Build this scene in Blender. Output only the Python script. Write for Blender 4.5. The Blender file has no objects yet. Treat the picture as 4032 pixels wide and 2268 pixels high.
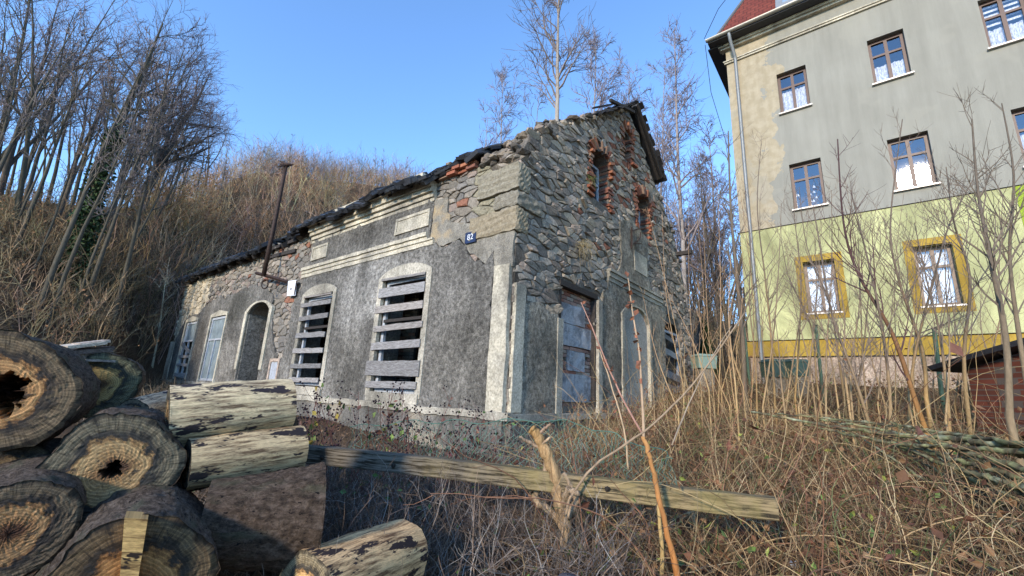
import bpy, math, random
import numpy as np
from mathutils import Matrix, Vector
from mathutils.geometry import delaunay_2d_cdt

# ------------------------------------------------------------------ camera, world, sun
scene = bpy.context.scene
F, PITCH, ROLL, AZ = 1694., math.radians(13.76), math.radians(2.94), math.radians(-50.6)
CAMZ = 1.6
cd = bpy.data.cameras.new('camera'); cam = bpy.data.objects.new('camera', cd)
scene.collection.objects.link(cam); scene.camera = cam
cd.sensor_width = 36; cd.lens = 36*F/4032; cd.clip_start = .05; cd.clip_end = 2000
cp, sp = math.cos(PITCH), math.sin(PITCH)
_f = np.array([0, cp, sp]); _r0 = np.array([1., 0, 0]); _u0 = np.cross(_r0, _f)
_c, _s = math.cos(ROLL), math.sin(ROLL)
_r = _c*_r0 + _s*_u0; _u = -_s*_r0 + _c*_u0
m = Matrix(((_r[0], _u[0], -_f[0], 0), (_r[1], _u[1], -_f[1], 0), (_r[2], _u[2], -_f[2], CAMZ), (0, 0, 0, 1)))
cam.matrix_world = m
SUN_AZ, SUN_EL = math.radians(-147), math.radians(21)     # azimuth from +Y, clockwise
world = bpy.data.worlds.new("World"); scene.world = world; world.use_nodes = True
nt = world.node_tree; nt.nodes.clear()
sky = nt.nodes.new('ShaderNodeTexSky'); sky.sky_type = 'NISHITA'; sky.sun_disc = False
sky.sun_elevation = SUN_EL; sky.sun_rotation = SUN_AZ; sky.ozone_density = 5.5; sky.air_density = 1.1; sky.dust_density = 0.0; sky.altitude = 300
bg = nt.nodes.new('ShaderNodeBackground'); bg.inputs['Strength'].default_value = .15
wo = nt.nodes.new('ShaderNodeOutputWorld')
nt.links.new(sky.outputs[0], bg.inputs[0]); nt.links.new(bg.outputs[0], wo.inputs[0])
sd = bpy.data.lights.new('sun', 'SUN'); sun = bpy.data.objects.new('sun', sd); scene.collection.objects.link(sun)
sd.energy = 1.6; sd.angle = math.radians(5); sd.color = (1, .86, .68)
sv = Vector((math.sin(SUN_AZ)*math.cos(SUN_EL), math.cos(SUN_AZ)*math.cos(SUN_EL), math.sin(SUN_EL)))
sun.rotation_euler = sv.to_track_quat('Z', 'Y').to_euler()
scene.view_settings.view_transform = 'Standard'; scene.view_settings.look = 'None'
scene.view_settings.exposure = 1.58; scene.view_settings.gamma = 1
scene.cycles.max_bounces = 5; scene.cycles.transparent_max_bounces = 12

# ------------------------------------------------------------------ measuring helpers
K = 4032/2576.
W_ = np.array([math.sin(AZ+math.pi/2), math.cos(AZ+math.pi/2), 0]); V_ = np.array([math.sin(AZ), math.cos(AZ), 0])
CAM = np.array([0, 0, CAMZ])
O = np.array([0.01006873, 6.76935245, 0.])      # the corner of the ruined house
TH = math.atan2(W_[1], W_[0])
HM = Matrix.Translation(Vector(O)) @ Matrix.Rotation(TH, 4, 'Z')
HMn = np.array(HM)
def ray(x, y): return F*_f + (x*K-2016)*_r - (y*K-1134)*_u
def onX(x, y, X=0.):
    d = ray(x, y); t = (X-(CAM-O)@W_)/(d@W_); q = CAM+t*d-O; return (q@V_, q[2])
def onY(x, y, Y=0.):
    d = ray(x, y); t = (Y-(CAM-O)@V_)/(d@V_); q = CAM+t*d-O; return (q@W_, q[2])
def at(x, y, dist):
    d = ray(x, y); return CAM + d/math.hypot(d[0], d[1])*dist
def depth(p): return (np.asarray(p)-CAM)@_f
def px2m(px, p): return px*K/F*depth(p)
def H(X, Y, Z): return O + X*W_ + Y*V_ + np.array([0, 0, Z])
def loc2(x, y):
    q0 = x-O[0]; q1 = y-O[1]
    return q0*W_[0]+q1*W_[1], q0*V_[0]+q1*V_[1]
rng = np.random.default_rng(7); random.seed(7)

# ------------------------------------------------------------------ mesh builder
class MB:
    def __init__(s, frame=None): s.v = []; s.f = {}; s.c = []; s.uv = []; s.n = 0; s.frame = frame; s.hasuv = False
    def add(s, v, faces, col=None, uv=None):
        v = np.asarray(v, float).reshape(-1, 3); n = len(v)
        if isinstance(faces, np.ndarray): s.f.setdefault(faces.shape[1], []).append(faces+s.n)
        else:
            for fc in faces: s.f.setdefault(len(fc), []).append(np.array([fc])+s.n)
        col = np.array([1., 1, 1]) if col is None else np.asarray(col, float)
        if col.ndim == 1: col = np.tile(col, (n, 1))
        s.v.append(v); s.c.append(col)
        if uv is None: uv = np.zeros((n, 2))
        else: s.hasuv = True
        s.uv.append(np.asarray(uv, float)); s.n += n
    def box(s, c, size, R=None, col=None, taper=0):
        x, y, z = np.array(size)/2.
        v = np.array([[a*x, b*y, d*z] for d in (-1, 1) for b in (-1, 1) for a in (-1, 1)])
        if taper: v[4:, :2] *= (1-taper)
        if R is not None: v = v@np.array(R).T
        s.add(v+np.asarray(c), [[0, 2, 3, 1], [4, 5, 7, 6], [0, 1, 5, 4], [2, 6, 7, 3], [0, 4, 6, 2], [1, 3, 7, 5]], col)
    def build(s, name, mat, parent=None, smooth=False):
        me = bpy.data.meshes.new(name)
        v = np.concatenate(s.v) if s.v else np.zeros((0, 3))
        M = MW.get(parent.name) if parent is not None else None
        if s.frame is not None:
            if M is None or not np.allclose(M, s.frame):
                v = v@s.frame[:3, :3].T + s.frame[:3, 3]
                if M is not None: Mi = np.linalg.inv(M); v = v@Mi[:3, :3].T+Mi[:3, 3]
        elif M is not None: Mi = np.linalg.inv(M); v = v@Mi[:3, :3].T+Mi[:3, 3]
        me.vertices.add(len(v)); me.vertices.foreach_set('co', v.astype(np.float32).ravel())
        L = []; st = []; tot = []; o = 0
        for k, fl in s.f.items():
            a = np.concatenate(fl); L.append(a.ravel()); st.append(o+np.arange(len(a))*k); o += a.size
            tot.append(np.full(len(a), k))
        if L:
            L = np.concatenate(L); st = np.concatenate(st); tot = np.concatenate(tot)
            me.loops.add(len(L)); me.loops.foreach_set('vertex_index', L.astype(np.int32))
            me.polygons.add(len(st)); me.polygons.foreach_set('loop_start', st.astype(np.int32))
            me.polygons.foreach_set('loop_total', tot.astype(np.int32))
            me.polygons.foreach_set('use_smooth', np.full(len(st), bool(smooth)))
            if s.hasuv:
                uv = np.concatenate(s.uv); l = me.uv_layers.new(name='UVMap'); l.data.foreach_set('uv', uv[L].astype(np.float32).ravel())
        c = np.concatenate(s.c) if s.c else np.zeros((0, 3))
        ca = me.color_attributes.new('tint', 'FLOAT_COLOR', 'POINT')
        ca.data.foreach_set('color', np.hstack([c, np.ones((len(c), 1))]).astype(np.float32).ravel())
        me.update(calc_edges=True); me.validate()
        me.materials.append(mat)
        o = bpy.data.objects.new(name, me); scene.collection.objects.link(o)
        if parent is not None: o.parent = parent; MW[o.name] = M if M is not None else np.eye(4)
        else:
            MW[o.name] = np.eye(4)
        return o
MW = {}
def tag(o, label=None, cat=None, group=None, kind=None):
    if label: o['label'] = label
    if cat: o['category'] = cat
    if group: o['group'] = group
    if kind: o['kind'] = kind
    return o
def thing(name, loc, label, cat, group=None, M=None):
    o = bpy.data.objects.new(name, None); scene.collection.objects.link(o); o.empty_display_size = .2
    if M is None: M = np.eye(4); M[:3, 3] = np.asarray(loc, float)
    o.matrix_world = Matrix(M.tolist()); MW[o.name] = np.array(M, float)
    return tag(o, label, cat, group)
def copy_tree(o, parent=None):
    c = o.copy(); scene.collection.objects.link(c)
    if parent is not None: c.parent = parent
    for ch in o.children: copy_tree(ch, c)
    return c

# ------------------------------------------------------------------ vectorised branches
def nrm(a): return a/np.maximum(np.linalg.norm(a, axis=-1, keepdims=True), 1e-9)
def tubes(mb, P, R, K_=3, col=(.3, .25, .2), cap=False):
    N, S, _ = P.shape
    T = np.gradient(P, axis=1); T = nrm(T)
    ch = nrm(P[:, -1]-P[:, 0]); ref = np.where(np.abs(ch[:, 2:3]) > .8, np.array([[1., 0, 0]]), np.array([[0, 0, 1.]]))
    A = nrm(np.cross(T, ref[:, None, :])); B = np.cross(T, A)
    an = np.arange(K_)*2*np.pi/K_
    V = P[:, :, None, :] + R[:, :, None, None]*(np.cos(an)[None, None, :, None]*A[:, :, None, :]+np.sin(an)[None, None, :, None]*B[:, :, None, :])
    idx = np.arange(N*S*K_).reshape(N, S, K_)
    a = idx[:, :-1, :]; b = np.roll(a, -1, 2); c = np.roll(idx[:, 1:, :], -1, 2); d = idx[:, 1:, :]
    Fc = np.stack([a, b, c, d], -1).reshape(-1, 4)
    col = np.asarray(col, float)
    if col.ndim == 1: C = np.tile(col, (N*S*K_, 1))
    elif col.ndim == 2: C = np.repeat(col, S*K_, axis=0)
    else: C = np.repeat(col.reshape(N*S, 3), K_, axis=0)
    mb.add(V.reshape(-1, 3), Fc, C)
    if cap:
        e = idx[:, [0, -1], :]
        mb.f.setdefault(K_, []).append(np.concatenate([e[:, 0, ::-1], e[:, 1, :]])+mb.n-N*S*K_)
def grow(P0, D0, L, S=6, wander=.15, up=0., g=rng):
    N = len(P0); P = np.zeros((N, S, 3)); P[:, 0] = P0; D = nrm(D0); st = (np.asarray(L)/(S-1)).reshape(-1, 1)*np.ones((N, 1))
    for i in range(1, S):
        D = nrm(D+wander*g.normal(size=(N, 3))+np.array([0, 0, up]))
        P[:, i] = P[:, i-1]+D*st
    return P
def sprout(P, R, n, t0=.2, t1=1., ang=(35, 65), g=rng):
    """n children on each parent: returns base point, direction, parent radius there, t"""
    N, S, _ = P.shape; pi = np.repeat(np.arange(N), n); t = g.uniform(t0, t1, N*n)
    x = t*(S-1); i = np.minimum(x.astype(int), S-2); fr = (x-i)[:, None]
    b = P[pi, i]*(1-fr)+P[pi, i+1]*fr; T = nrm(P[pi, i+1]-P[pi, i]); r = R[pi, i]*(1-fr[:, 0])+R[pi, i+1]*fr[:, 0]
    q = g.normal(size=(N*n, 3)); q = nrm(q-(q*T).sum(1, keepdims=True)*T)
    a = np.radians(g.uniform(*ang, N*n))[:, None]
    return b, np.cos(a)*T+np.sin(a)*q, r, t, pi
def taper(r0, S, end=.25): return np.asarray(r0).reshape(-1, 1)*np.linspace(1, end, S)[None, :]
def leaves(mb, pos, size, col, g=rng):
    n = len(pos); a = nrm(g.normal(size=(n, 3))); b = nrm(np.cross(a, g.normal(size=(n, 3)))); c = np.cross(a, b)
    s = (np.asarray(size)*g.uniform(.6, 1.3, n))[:, None]
    p0 = pos; p1 = pos+b*s*.5+a*s*.33+c*s*.1; p2 = pos+b*s; p3 = pos+b*s*.5-a*s*.33+c*s*.1
    V = np.stack([p0, p1, p2, p3], 1).reshape(-1, 3); I = np.arange(n*4).reshape(n, 4)
    mb.add(V, np.concatenate([I[:, [0, 1, 2]], I[:, [0, 2, 3]]]), np.repeat(col, 4, axis=0) if np.ndim(col) == 2 else col)
_t = (1+5**.5)/2
ICO = nrm(np.array([[-1, _t, 0], [1, _t, 0], [-1, -_t, 0], [1, -_t, 0], [0, -1, _t], [0, 1, _t], [0, -1, -_t], [0, 1, -_t], [_t, 0, -1], [_t, 0, 1], [-_t, 0, -1], [-_t, 0, 1]], float))
ICOF = np.array([[0, 11, 5], [0, 5, 1], [0, 1, 7], [0, 7, 10], [0, 10, 11], [1, 5, 9], [5, 11, 4], [11, 10, 2], [10, 7, 6], [7, 1, 8], [3, 9, 4], [3, 4, 2], [3, 2, 6], [3, 6, 8], [3, 8, 9], [4, 9, 5], [2, 4, 11], [6, 2, 10], [8, 6, 7], [9, 8, 1]])
def rocks(mb, pos, size, col, g=rng, rough=.22):
    """pos (n,3), size (n,3) half extents"""
    n = len(pos); V = ICO[None]*(1+g.uniform(-rough, rough, (n, 12, 1))); V = np.sign(V)*np.abs(V)**.75*size[:, None, :]
    a = g.uniform(-.5, .5, (n, 3)); 
    cx, sx = np.cos(a[:, 0]), np.sin(a[:, 0]); y, z = V[..., 1].copy(), V[..., 2].copy()
    V[..., 1] = y*cx[:, None]-z*sx[:, None]; V[..., 2] = y*sx[:, None]+z*cx[:, None]
    cx, sx = np.cos(a[:, 2]), np.sin(a[:, 2]); x, y = V[..., 0].copy(), V[..., 1].copy()
    V[..., 0] = x*cx[:, None]-y*sx[:, None]; V[..., 1] = x*sx[:, None]+y*cx[:, None]
    I = (np.arange(n)*12)[:, None, None]+ICOF[None]
    mb.add((V+np.asarray(pos)[:, None, :]).reshape(-1, 3), I.reshape(-1, 3), np.repeat(col, 12, axis=0))

# ------------------------------------------------------------------ 2-D helpers (walls)
def inpoly(pts, poly):
    x, y = pts[:, 0], pts[:, 1]; P = np.asarray(poly); r = np.zeros(len(pts), bool); j = len(P)-1
    for i in range(len(P)):
        xi, yi = P[i]; xj, yj = P[j]
        c = ((yi > y) != (yj > y)) & (x < (xj-xi)*(y-yi)/(yj-yi+1e-12)+xi); r ^= c; j = i
    return r
def rag(poly, amp, step=.12, g=None):
    g = g or random.Random(len(poly)); out = []; n = len(poly)
    for i in range(n):
        a = np.array(poly[i]); b = np.array(poly[(i+1) % n]); L = np.linalg.norm(b-a); k = max(1, int(L/step)); d = (b-a)/max(L, 1e-6); q = np.array([-d[1], d[0]])
        for j in range(k):
            p = a+(b-a)*j/k
            if j: p = p+q*g.gauss(0, amp)+d*g.uniform(-.3, .3)*step
            out.append(tuple(p))
    return out
def slab(mb, outer, holes, mapf, d0, d1, grid=0, rough=0, col=None, sides=True, g=None):
    """flat sheet with holes, front at depth d0 and back at d1 (mapf(a,b,d) -> xyz array)"""
    g = g or np.random.default_rng(3)
    vs = []; ed = []; fixed = 0
    for loop in [outer]+list(holes):
        o = len(vs); vs += [Vector(p) for p in loop]; ed += [(o+i, o+(i+1) % len(loop)) for i in range(len(loop))]
    nb = len(vs)
    if grid:
        A = np.array(outer); x0, y0 = A.min(0); x1, y1 = A.max(0)
        gx, gy = np.meshgrid(np.arange(x0, x1, grid), np.arange(y0, y1, grid)); pts = np.stack([gx.ravel(), gy.ravel()], 1)
        pts += g.uniform(-.35, .35, pts.shape)*grid
        ok = inpoly(pts, outer)
        for h in holes: ok &= ~inpoly(pts, h)
        vs += [Vector(p) for p in pts[ok]]
    r = delaunay_2d_cdt(vs, ed, [], 0, 1e-5)
    v2 = np.array([list(p) for p in r[0]]); tri = np.array([list(t) for t in r[2]])
    orig = r[3]
    cen = v2[tri].mean(1); ok = inpoly(cen, outer)
    for h in holes: ok &= ~inpoly(cen, h)
    tri = tri[ok]
    dz = np.zeros(len(v2))
    if rough:
        isb = np.array([any(q < nb for q in ol) for ol in orig]); dz = np.where(isb, 0, g.normal(0, rough, len(v2)))
    fr = mapf(v2[:, 0], v2[:, 1], d0+dz)
    mb.add(fr, tri, col)
    if sides:
        e = np.concatenate([tri[:, [0, 1]], tri[:, [1, 2]], tri[:, [2, 0]]]); key = np.sort(e, 1)
        _, inv, cnt = np.unique(key, axis=0, return_inverse=True, return_counts=True)
        be = e[cnt[inv.ravel()] == 1]
        a = mapf(v2[be[:, 0], 0], v2[be[:, 0], 1], d0+dz[be[:, 0]]); b = mapf(v2[be[:, 1], 0], v2[be[:, 1], 1], d0+dz[be[:, 1]])
        c = mapf(v2[be[:, 1], 0], v2[be[:, 1], 1], np.full(len(be), d1)); d = mapf(v2[be[:, 0], 0], v2[be[:, 0], 1], np.full(len(be), d1))
        n = len(be); mb.add(np.concatenate([a, b, c, d]), np.stack([np.arange(n), np.arange(n)+n, np.arange(n)+2*n, np.arange(n)+3*n], 1), None if col is None else col)
        mb.add(mapf(v2[:, 0], v2[:, 1], np.full(len(v2), d1)), tri[:, ::-1], col)
def mapA(a, b, d): a = np.asarray(a, float); return np.stack([np.broadcast_to(-np.asarray(d, float), a.shape)+0*a, a, np.asarray(b, float)+0*a], -1)   # facade A: depth outwards
def mapB(a, b, d): a = np.asarray(a, float); return np.stack([a, -np.asarray(d, float)+0*a, np.asarray(b, float)+0*a], -1)
def stones(mb, keep, bounds, cell, mapf, depth, pal, g, gap=.012, ncol=None, base=0., jit=.5):
    """rubble masonry: one chiselled lump per Voronoi cell. keep(pts) -> mask, depth (lo, hi)"""
    x0, y0, x1, y1 = bounds; cx, cy = cell
    nx, ny = int((x1-x0)/cx)+3, int((y1-y0)/cy)+3
    J, I = np.meshgrid(np.arange(ny), np.arange(nx), indexing='ij')
    sx = x0+(I-1+.5*(J % 2))*cx+g.uniform(-jit, jit, I.shape)*cx; sy = y0+(J-1)*cy+g.uniform(-jit, jit, I.shape)*cy
    # merge some sites to get big stones
    drop = g.uniform(size=I.shape) < .24
    pal = np.asarray(pal)
    V = []; Fq = []; C = []; n0 = 0
    ok = keep(np.stack([sx.ravel(), sy.ravel()], 1)).reshape(I.shape) & ~drop
    for j in range(1, ny-1):
        for i in range(1, nx-1):
            if not ok[j, i]: continue
            p = np.array([sx[j, i], sy[j, i]])
            poly = [p+np.array(q)*np.array([cx*1.6, cy*1.6]) for q in ((-1, -1), (1, -1), (1, 1), (-1, 1))]
            poly = [np.array([min(max(q[0], x0), x1), q[1]]) for q in poly]
            for dj in (-2, -1, 0, 1, 2):
                for di in (-2, -1, 0, 1, 2):
                    a, b = j+dj, i+di
                    if (dj or di) and 0 <= a < ny and 0 <= b < nx and not drop[a, b]:
                        q = np.array([sx[a, b], sy[a, b]]); mid = (p+q)/2; nn = q-p; nn = nn/np.array([cx*cx, cy*cy])*cx*cy
                        out = []; m_ = len(poly)
                        dd = [float((v-mid)@nn) for v in poly]
                        for k in range(m_):
                            if dd[k] <= 0: out.append(poly[k])
                            k2 = (k+1) % m_
                            if (dd[k] < 0) != (dd[k2] < 0):
                                t = dd[k]/(dd[k]-dd[k2]); out.append(poly[k]+(poly[k2]-poly[k])*t)
                        poly = out
                        if len(poly) < 3: break
                if len(poly) < 3: break
            if len(poly) < 3: continue
            P = np.array(poly); c = P.mean(0); e = np.roll(P, -1, 0)-P; L = np.linalg.norm(e, axis=1); P = P[L > .012]
            if len(P) < 3: continue
            # subdivide edges for rougher outline
            Q = []
            for k in range(len(P)):
                a, b = P[k], P[(k+1) % len(P)]; Q.append(a)
                if np.linalg.norm(b-a) > .1: Q.append((a+b)/2+g.normal(0, .006, 2))
            P = np.array(Q); c = P.mean(0); r = np.linalg.norm(P-c, axis=1, keepdims=True)
            P = c+(P-c)*np.maximum(.3, 1-gap/np.maximum(r, .02))
            m_ = len(P); h = g.uniform(*depth); tl = g.normal(0, .09, 2)
            rings = []
            for sc, dp, nz in ((1, 0, 0), (.95, .72, .1), (.72, 1., .16)):
                q = c+(P-c)*sc; z = h*dp*(1+g.normal(0, nz, m_)) + ((q-c)@tl)*(dp > 0)
                rings.append(mapf(q[:, 0], q[:, 1], base+z))
            V.append(np.concatenate(rings+[mapf(c[:1], c[1:], np.array([base+h*1.03]))]))
            fs = []
            for rr in range(2):
                a = n0+rr*m_+np.arange(m_); b = n0+rr*m_+(np.arange(m_)+1) % m_
                fs.append(np.stack([a, b, b+m_], 1)); fs.append(np.stack([a, b+m_, a+m_], 1))
            a = n0+2*m_+np.arange(m_); b = n0+2*m_+(np.arange(m_)+1) % m_; fs.append(np.stack([a, b, np.full(m_, n0+3*m_)], 1))
            Fq.append(np.concatenate(fs)); cc = pal[g.integers(len(pal))]*g.uniform(.75, 1.25)
            if ncol is not None: cc = ncol(c, cc, g)
            C.append(np.tile(cc, (3*m_+1, 1))); n0 += 3*m_+1
    if V: mb.add(np.concatenate(V), np.concatenate(Fq), np.concatenate(C))

# ------------------------------------------------------------------ materials
class NT:
    def __init__(s, name, rough=.9, spec=.2):
        s.m = bpy.data.materials.new(name); s.m.use_nodes = True; s.t = s.m.node_tree; s.n = s.t.nodes
        s.b = s.n['Principled BSDF']; s.b.inputs['Roughness'].default_value = rough; s.b.inputs['Specular IOR Level'].default_value = spec
        s.co = s.node('ShaderNodeTexCoord')
    def node(s, t, **k):
        o = s.n.new(t)
        for a, b in k.items(): setattr(o, a, b)
        return o
    def l(s, a, b): s.t.links.new(a, b)
    def vec(s, scale=(1, 1, 1), src='Object'):
        mp = s.node('ShaderNodeMapping'); mp.inputs['Scale'].default_value = scale; s.l(s.co.outputs[src], mp.inputs['Vector']); return mp.outputs[0]
    def noise(s, scale, detail=4, rough=.6, v=None, dist=0):
        o = s.node('ShaderNodeTexNoise'); o.inputs['Scale'].default_value = scale; o.inputs['Detail'].default_value = detail; o.inputs['Roughness'].default_value = rough; o.inputs['Distortion'].default_value = dist
        s.l(v if v is not None else s.co.outputs['Object'], o.inputs['Vector']); return o.outputs['Fac']
    def ramp(s, fac, stops, interp='LINEAR'):
        r = s.node('ShaderNodeValToRGB'); r.color_ramp.interpolation = interp; e = r.color_ramp.elements
        while len(e) < len(stops): e.new(.5)
        for k, (p, c) in enumerate(stops):
            e[k].position = p; e[k].color = (*c, 1) if np.ndim(c) else (c, c, c, 1)
        s.l(fac, r.inputs[0]); return r.outputs[0]
    def mix(s, fac, a, b, mode='MIX'):
        o = s.node('ShaderNodeMix'); o.data_type = 'RGBA'; o.blend_type = mode
        for v, k in ((fac, 0), (a, 6), (b, 7)):
            if isinstance(v, (int, float)): o.inputs[k].default_value = v if k == 0 else (v, v, v, 1)
            elif isinstance(v, tuple): o.inputs[k].default_value = (*v, 1)
            else: s.l(v, o.inputs[k])
        return o.outputs[2]
    def math(s, op, a, b=0., clamp=False):
        o = s.node('ShaderNodeMath'); o.operation = op; o.use_clamp = clamp
        for v, k in ((a, 0), (b, 1)):
            if isinstance(v, (int, float)): o.inputs[k].default_value = v
            else: s.l(v, o.inputs[k])
        return o.outputs[0]
    def tint(s): o = s.node('ShaderNodeVertexColor'); o.layer_name = 'tint'; return o.outputs[0]
    def bump(s, h, strength=.5, dist=.02):
        o = s.node('ShaderNodeBump'); o.inputs['Strength'].default_value = strength; o.inputs['Distance'].default_value = dist; s.l(h, o.inputs['Height']); s.l(o.outputs[0], s.b.inputs['Normal'])
    def out(s, col): s.l(col, s.b.inputs['Base Color']); return s.m
def M_tint(name, rough=.85, var=.35, scale=30, bump=.4, bd=.01, spec=.2, stretch=(1, 1, 1)):
    t = NT(name, rough, spec); v = t.vec(stretch); n = t.noise(scale, 5, .65, v)
    t.bump(n, bump, bd); return t.out(t.mix(1., t.tint(), t.ramp(n, [(.25, 1-var), (.75, 1+var*.6)]), 'MULTIPLY'))
def M_plain(name, c, rough=.7, spec=.3, metal=0, var=.12, scale=12):
    t = NT(name, rough, spec); t.b.inputs['Metallic'].default_value = metal; n = t.noise(scale, 3)
    t.bump(n, .15, .004)
    return t.out(t.mix(1., c, t.ramp(n, [(.3, 1-var), (.7, 1+var)]), 'MULTIPLY'))
def mat_plaster(name, a, b, dark, bump=.9, scale=26, amt=.5, patch=None, stains=()):
    t = NT(name, .95, .1); n1 = t.noise(scale, 5, .75); n2 = t.noise(1.1, 5, .6, dist=.6); n3 = t.noise(scale*3.2, 3, .6)
    c = t.mix(t.ramp(n1, [(.36, 0), (.64, 1)]), a, b)
    c = t.mix(t.math('MULTIPLY', t.ramp(n2, [(.44, 0), (.66, 1)]), amt), c, dark)
    c = t.mix(1., c, t.ramp(t.noise(.55, 5, .65, t.vec((1, 1.6, .8)), .8), [(.34, .66), (.5, 1.), (.66, 1.5)]), 'MULTIPLY')
    if patch: c = t.mix(t.ramp(t.noise(.8, 6, .65, t.vec((1, 1, 1.3))), [(.56, 0), (.64, 1)]), c, patch)
    c = t.mix(1., c, t.ramp(n3, [(.3, .62), (.7, 1.3)]), 'MULTIPLY')
    for (cy, cz, ry, rz, k, cs) in stains:                      # weathering stains that sit on the facade itself
        mp = t.node('ShaderNodeMapping'); mp.vector_type = 'POINT'; mp.inputs['Scale'].default_value = (0, 1/ry, 1/rz); mp.inputs['Location'].default_value = (0, -cy/ry, -cz/rz); t.l(t.co.outputs['Object'], mp.inputs['Vector'])
        ln_ = t.node('ShaderNodeVectorMath'); ln_.operation = 'LENGTH'; t.l(mp.outputs[0], ln_.inputs[0])
        f = t.ramp(t.math('ADD', ln_.outputs['Value'], t.math('MULTIPLY', t.math('SUBTRACT', n2, .5), 1.6)), [(.45, k), (1., 0)]); c = t.mix(f, c, t.mix(1., c, cs, 'MULTIPLY'))
    h = t.math('ADD', n1, t.math('MULTIPLY', n3, .5)); t.bump(h, bump, .03); return t.out(c)
MAT = {}
MAT['stone'] = M_tint('rubble_stone', .92, .5, 22, .7, .02)
MAT['bark'] = M_tint('bark', .9, .4, 25, .6, .01, stretch=(1, 1, .3))
MAT['twig'] = M_tint('twig', .85, .25, 8, .2)
MAT['leaf'] = M_tint('leaf', .6, .3, 20, .2)
MAT['render_grey'] = mat_plaster('rough_grey_render', (.080, .076, .068), (.265, .25, .222), (.05, .048, .044), 1., 13, .45, stains=((4.6, 5.05, .7, .45, .9, (.42, .42, .42)), (4.3, 3.7, 1.5, 1.1, .9, (1.5, 1.52, 1.55)), (1.1, 2.1, 1.2, 1.3, .7, (.72, .71, .68)), (4.5, 2.0, 1.0, .9, .7, (.7, .7, .68)), (11.6, 3.9, 1.3, .7, .8, (.45, .46, .44)), (14.8, 3.2, .6, 1.5, .8, (.5, .5, .5)), (11.5, 2.3, .9, .8, .8, (1.5, 1.5, 1.5))))
MAT['render_gable'] = mat_plaster('gable_grey_render', (.13, .117, .093), (.42, .38, .305), (.07, .064, .054), 1., 13, .55)
MAT['render_sand'] = mat_plaster('weathered_sand_render', (.21, .195, .165), (.36, .33, .27), (.12, .115, .1), .7, 16, .5, (.40, .31, .19))
MAT['trim'] = mat_plaster('smooth_cream_trim', (.42, .38, .29), (.55, .5, .39), (.2, .19, .17), .25, 9, .65)
MAT['trimgrey'] = mat_plaster('smooth_grey_trim', (.29, .265, .215), (.40, .37, .30), (.16, .15, .125), .25, 9, .5)
MAT['mortar'] = mat_plaster('old_mortar', (.06, .052, .043), (.13, .11, .09), (.03, .028, .025), .8, 20)
MAT['mortarmid'] = mat_plaster('brown_mortar', (.09, .078, .064), (.23, .20, .165), (.05, .045, .038), .9, 20)
MAT['mortarpale'] = mat_plaster('lime_mortar', (.20, .17, .13), (.33, .29, .22), (.12, .1, .08), .8, 20)
def mat_wood(name, a, b, stretch, bump=.5):
    t = NT(name, .85, .2); v = t.vec(stretch); n = t.noise(14, 6, .7, v, .4); t.bump(n, bump, .006)
    c = t.mix(t.ramp(n, [(.35, 0), (.65, 1)]), a, b); c = t.mix(1., c, t.tint(), 'MULTIPLY')
    return t.out(c)
MAT['plank'] = mat_wood('weathered_plank', (.09, .078, .07), (.42, .40, .38), (9, .6, 9), .8)
MAT['oldframe'] = mat_wood('flaking_painted_frame', (.22, .22, .22), (.50, .55, .62), (4, 4, .8))
MAT['darkwood'] = mat_wood('dark_wood', (.02, .018, .016), (.07, .06, .055), (4, 1, 4))
MAT['dark'] = M_plain('plain_dark', (.02, .018, .016), .95, .05)
MAT['iron'] = M_plain('rusty_iron', (.055, .035, .028), .7, .3, .3, .3)
MAT['slate'] = M_tint('slate', .45, .4, 14, .4, .01, .5)
MAT['brick'] = M_tint('brick', .9, .35, 30, .5)

# ------------------------------------------------------------------ terrain
AZK = np.array([-180, -90, -60, -50, -43, -38, -34, -17, 0, 15, 30, 45, 60, 90, 180.])
FOOT = np.array([60, 30, 15, 15, 17, 25, 26, 25, 25, 26, 30, 40, 60, 60, 60.])
RC = np.array([90, 45, 33, 35, 39, 54, 64, 72, 72, 62, 60, 70, 90, 90, 90.])
ELC = np.array([1, 9, 12.5, 14, 15.5, 18.5, 22.3, 24.2, 21, 14, 8, 5, 3, 1, 1.])
ORD = ['', 'second ', 'third ', 'fourth ', 'fifth ', 'sixth ', 'seventh ', 'eighth ', 'ninth ', 'tenth ', 'eleventh ', 'twelfth ', 'thirteenth ', 'fourteenth ', 'fifteenth ', 'sixteenth ', 'seventeenth ', 'eighteenth ', 'nineteenth ', 'twentieth ']+[q+r for q in ('twenty-', 'thirty-') for r in ('first ', 'second ', 'third ', 'fourth ', 'fifth ', 'sixth ', 'seventh ', 'eighth ', 'ninth ', 'tenth ')]; ORD[29] = 'thirtieth '
def sstep(x): x = np.clip(x, 0, 1); return x*x*(3-2*x)
def hz(x, y):
    x = np.asarray(x, float); y = np.asarray(y, float); X, Y = loc2(x, y)
    z = np.interp(X, [-30, -5.5, -2, 0, 5, 10, 14, 40], [.3, .38, .48, .66, 1.3, 2.25, 2.6, 3.2])
    z = z+.035*np.clip(Y, 0, 30)
    z = z+.035*np.sin(x*1.9+.4)*np.cos(y*2.3)+.05*np.sin(x*.7)*np.sin(y*.9+1)
    r = np.hypot(x, y); az = np.degrees(np.arctan2(x, y))
    ft = np.interp(az, AZK, FOOT); rc = np.interp(az, AZK, RC); zc = CAMZ+rc*np.tan(np.radians(np.interp(az, AZK, ELC)))
    s = sstep((r-ft+3)/(rc-ft+3)); zh = z+(zc-z)*s
    zh = np.where(r > rc, zc-(r-rc)*.32, zh); zh = zh+np.where(r > ft, .35*np.sin(x*.5)*np.cos(y*.43+x*.2), 0)*np.clip((r-ft)/10, 0, 1)
    return np.where(r > rc, np.maximum(zh, -3), zh)
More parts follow.
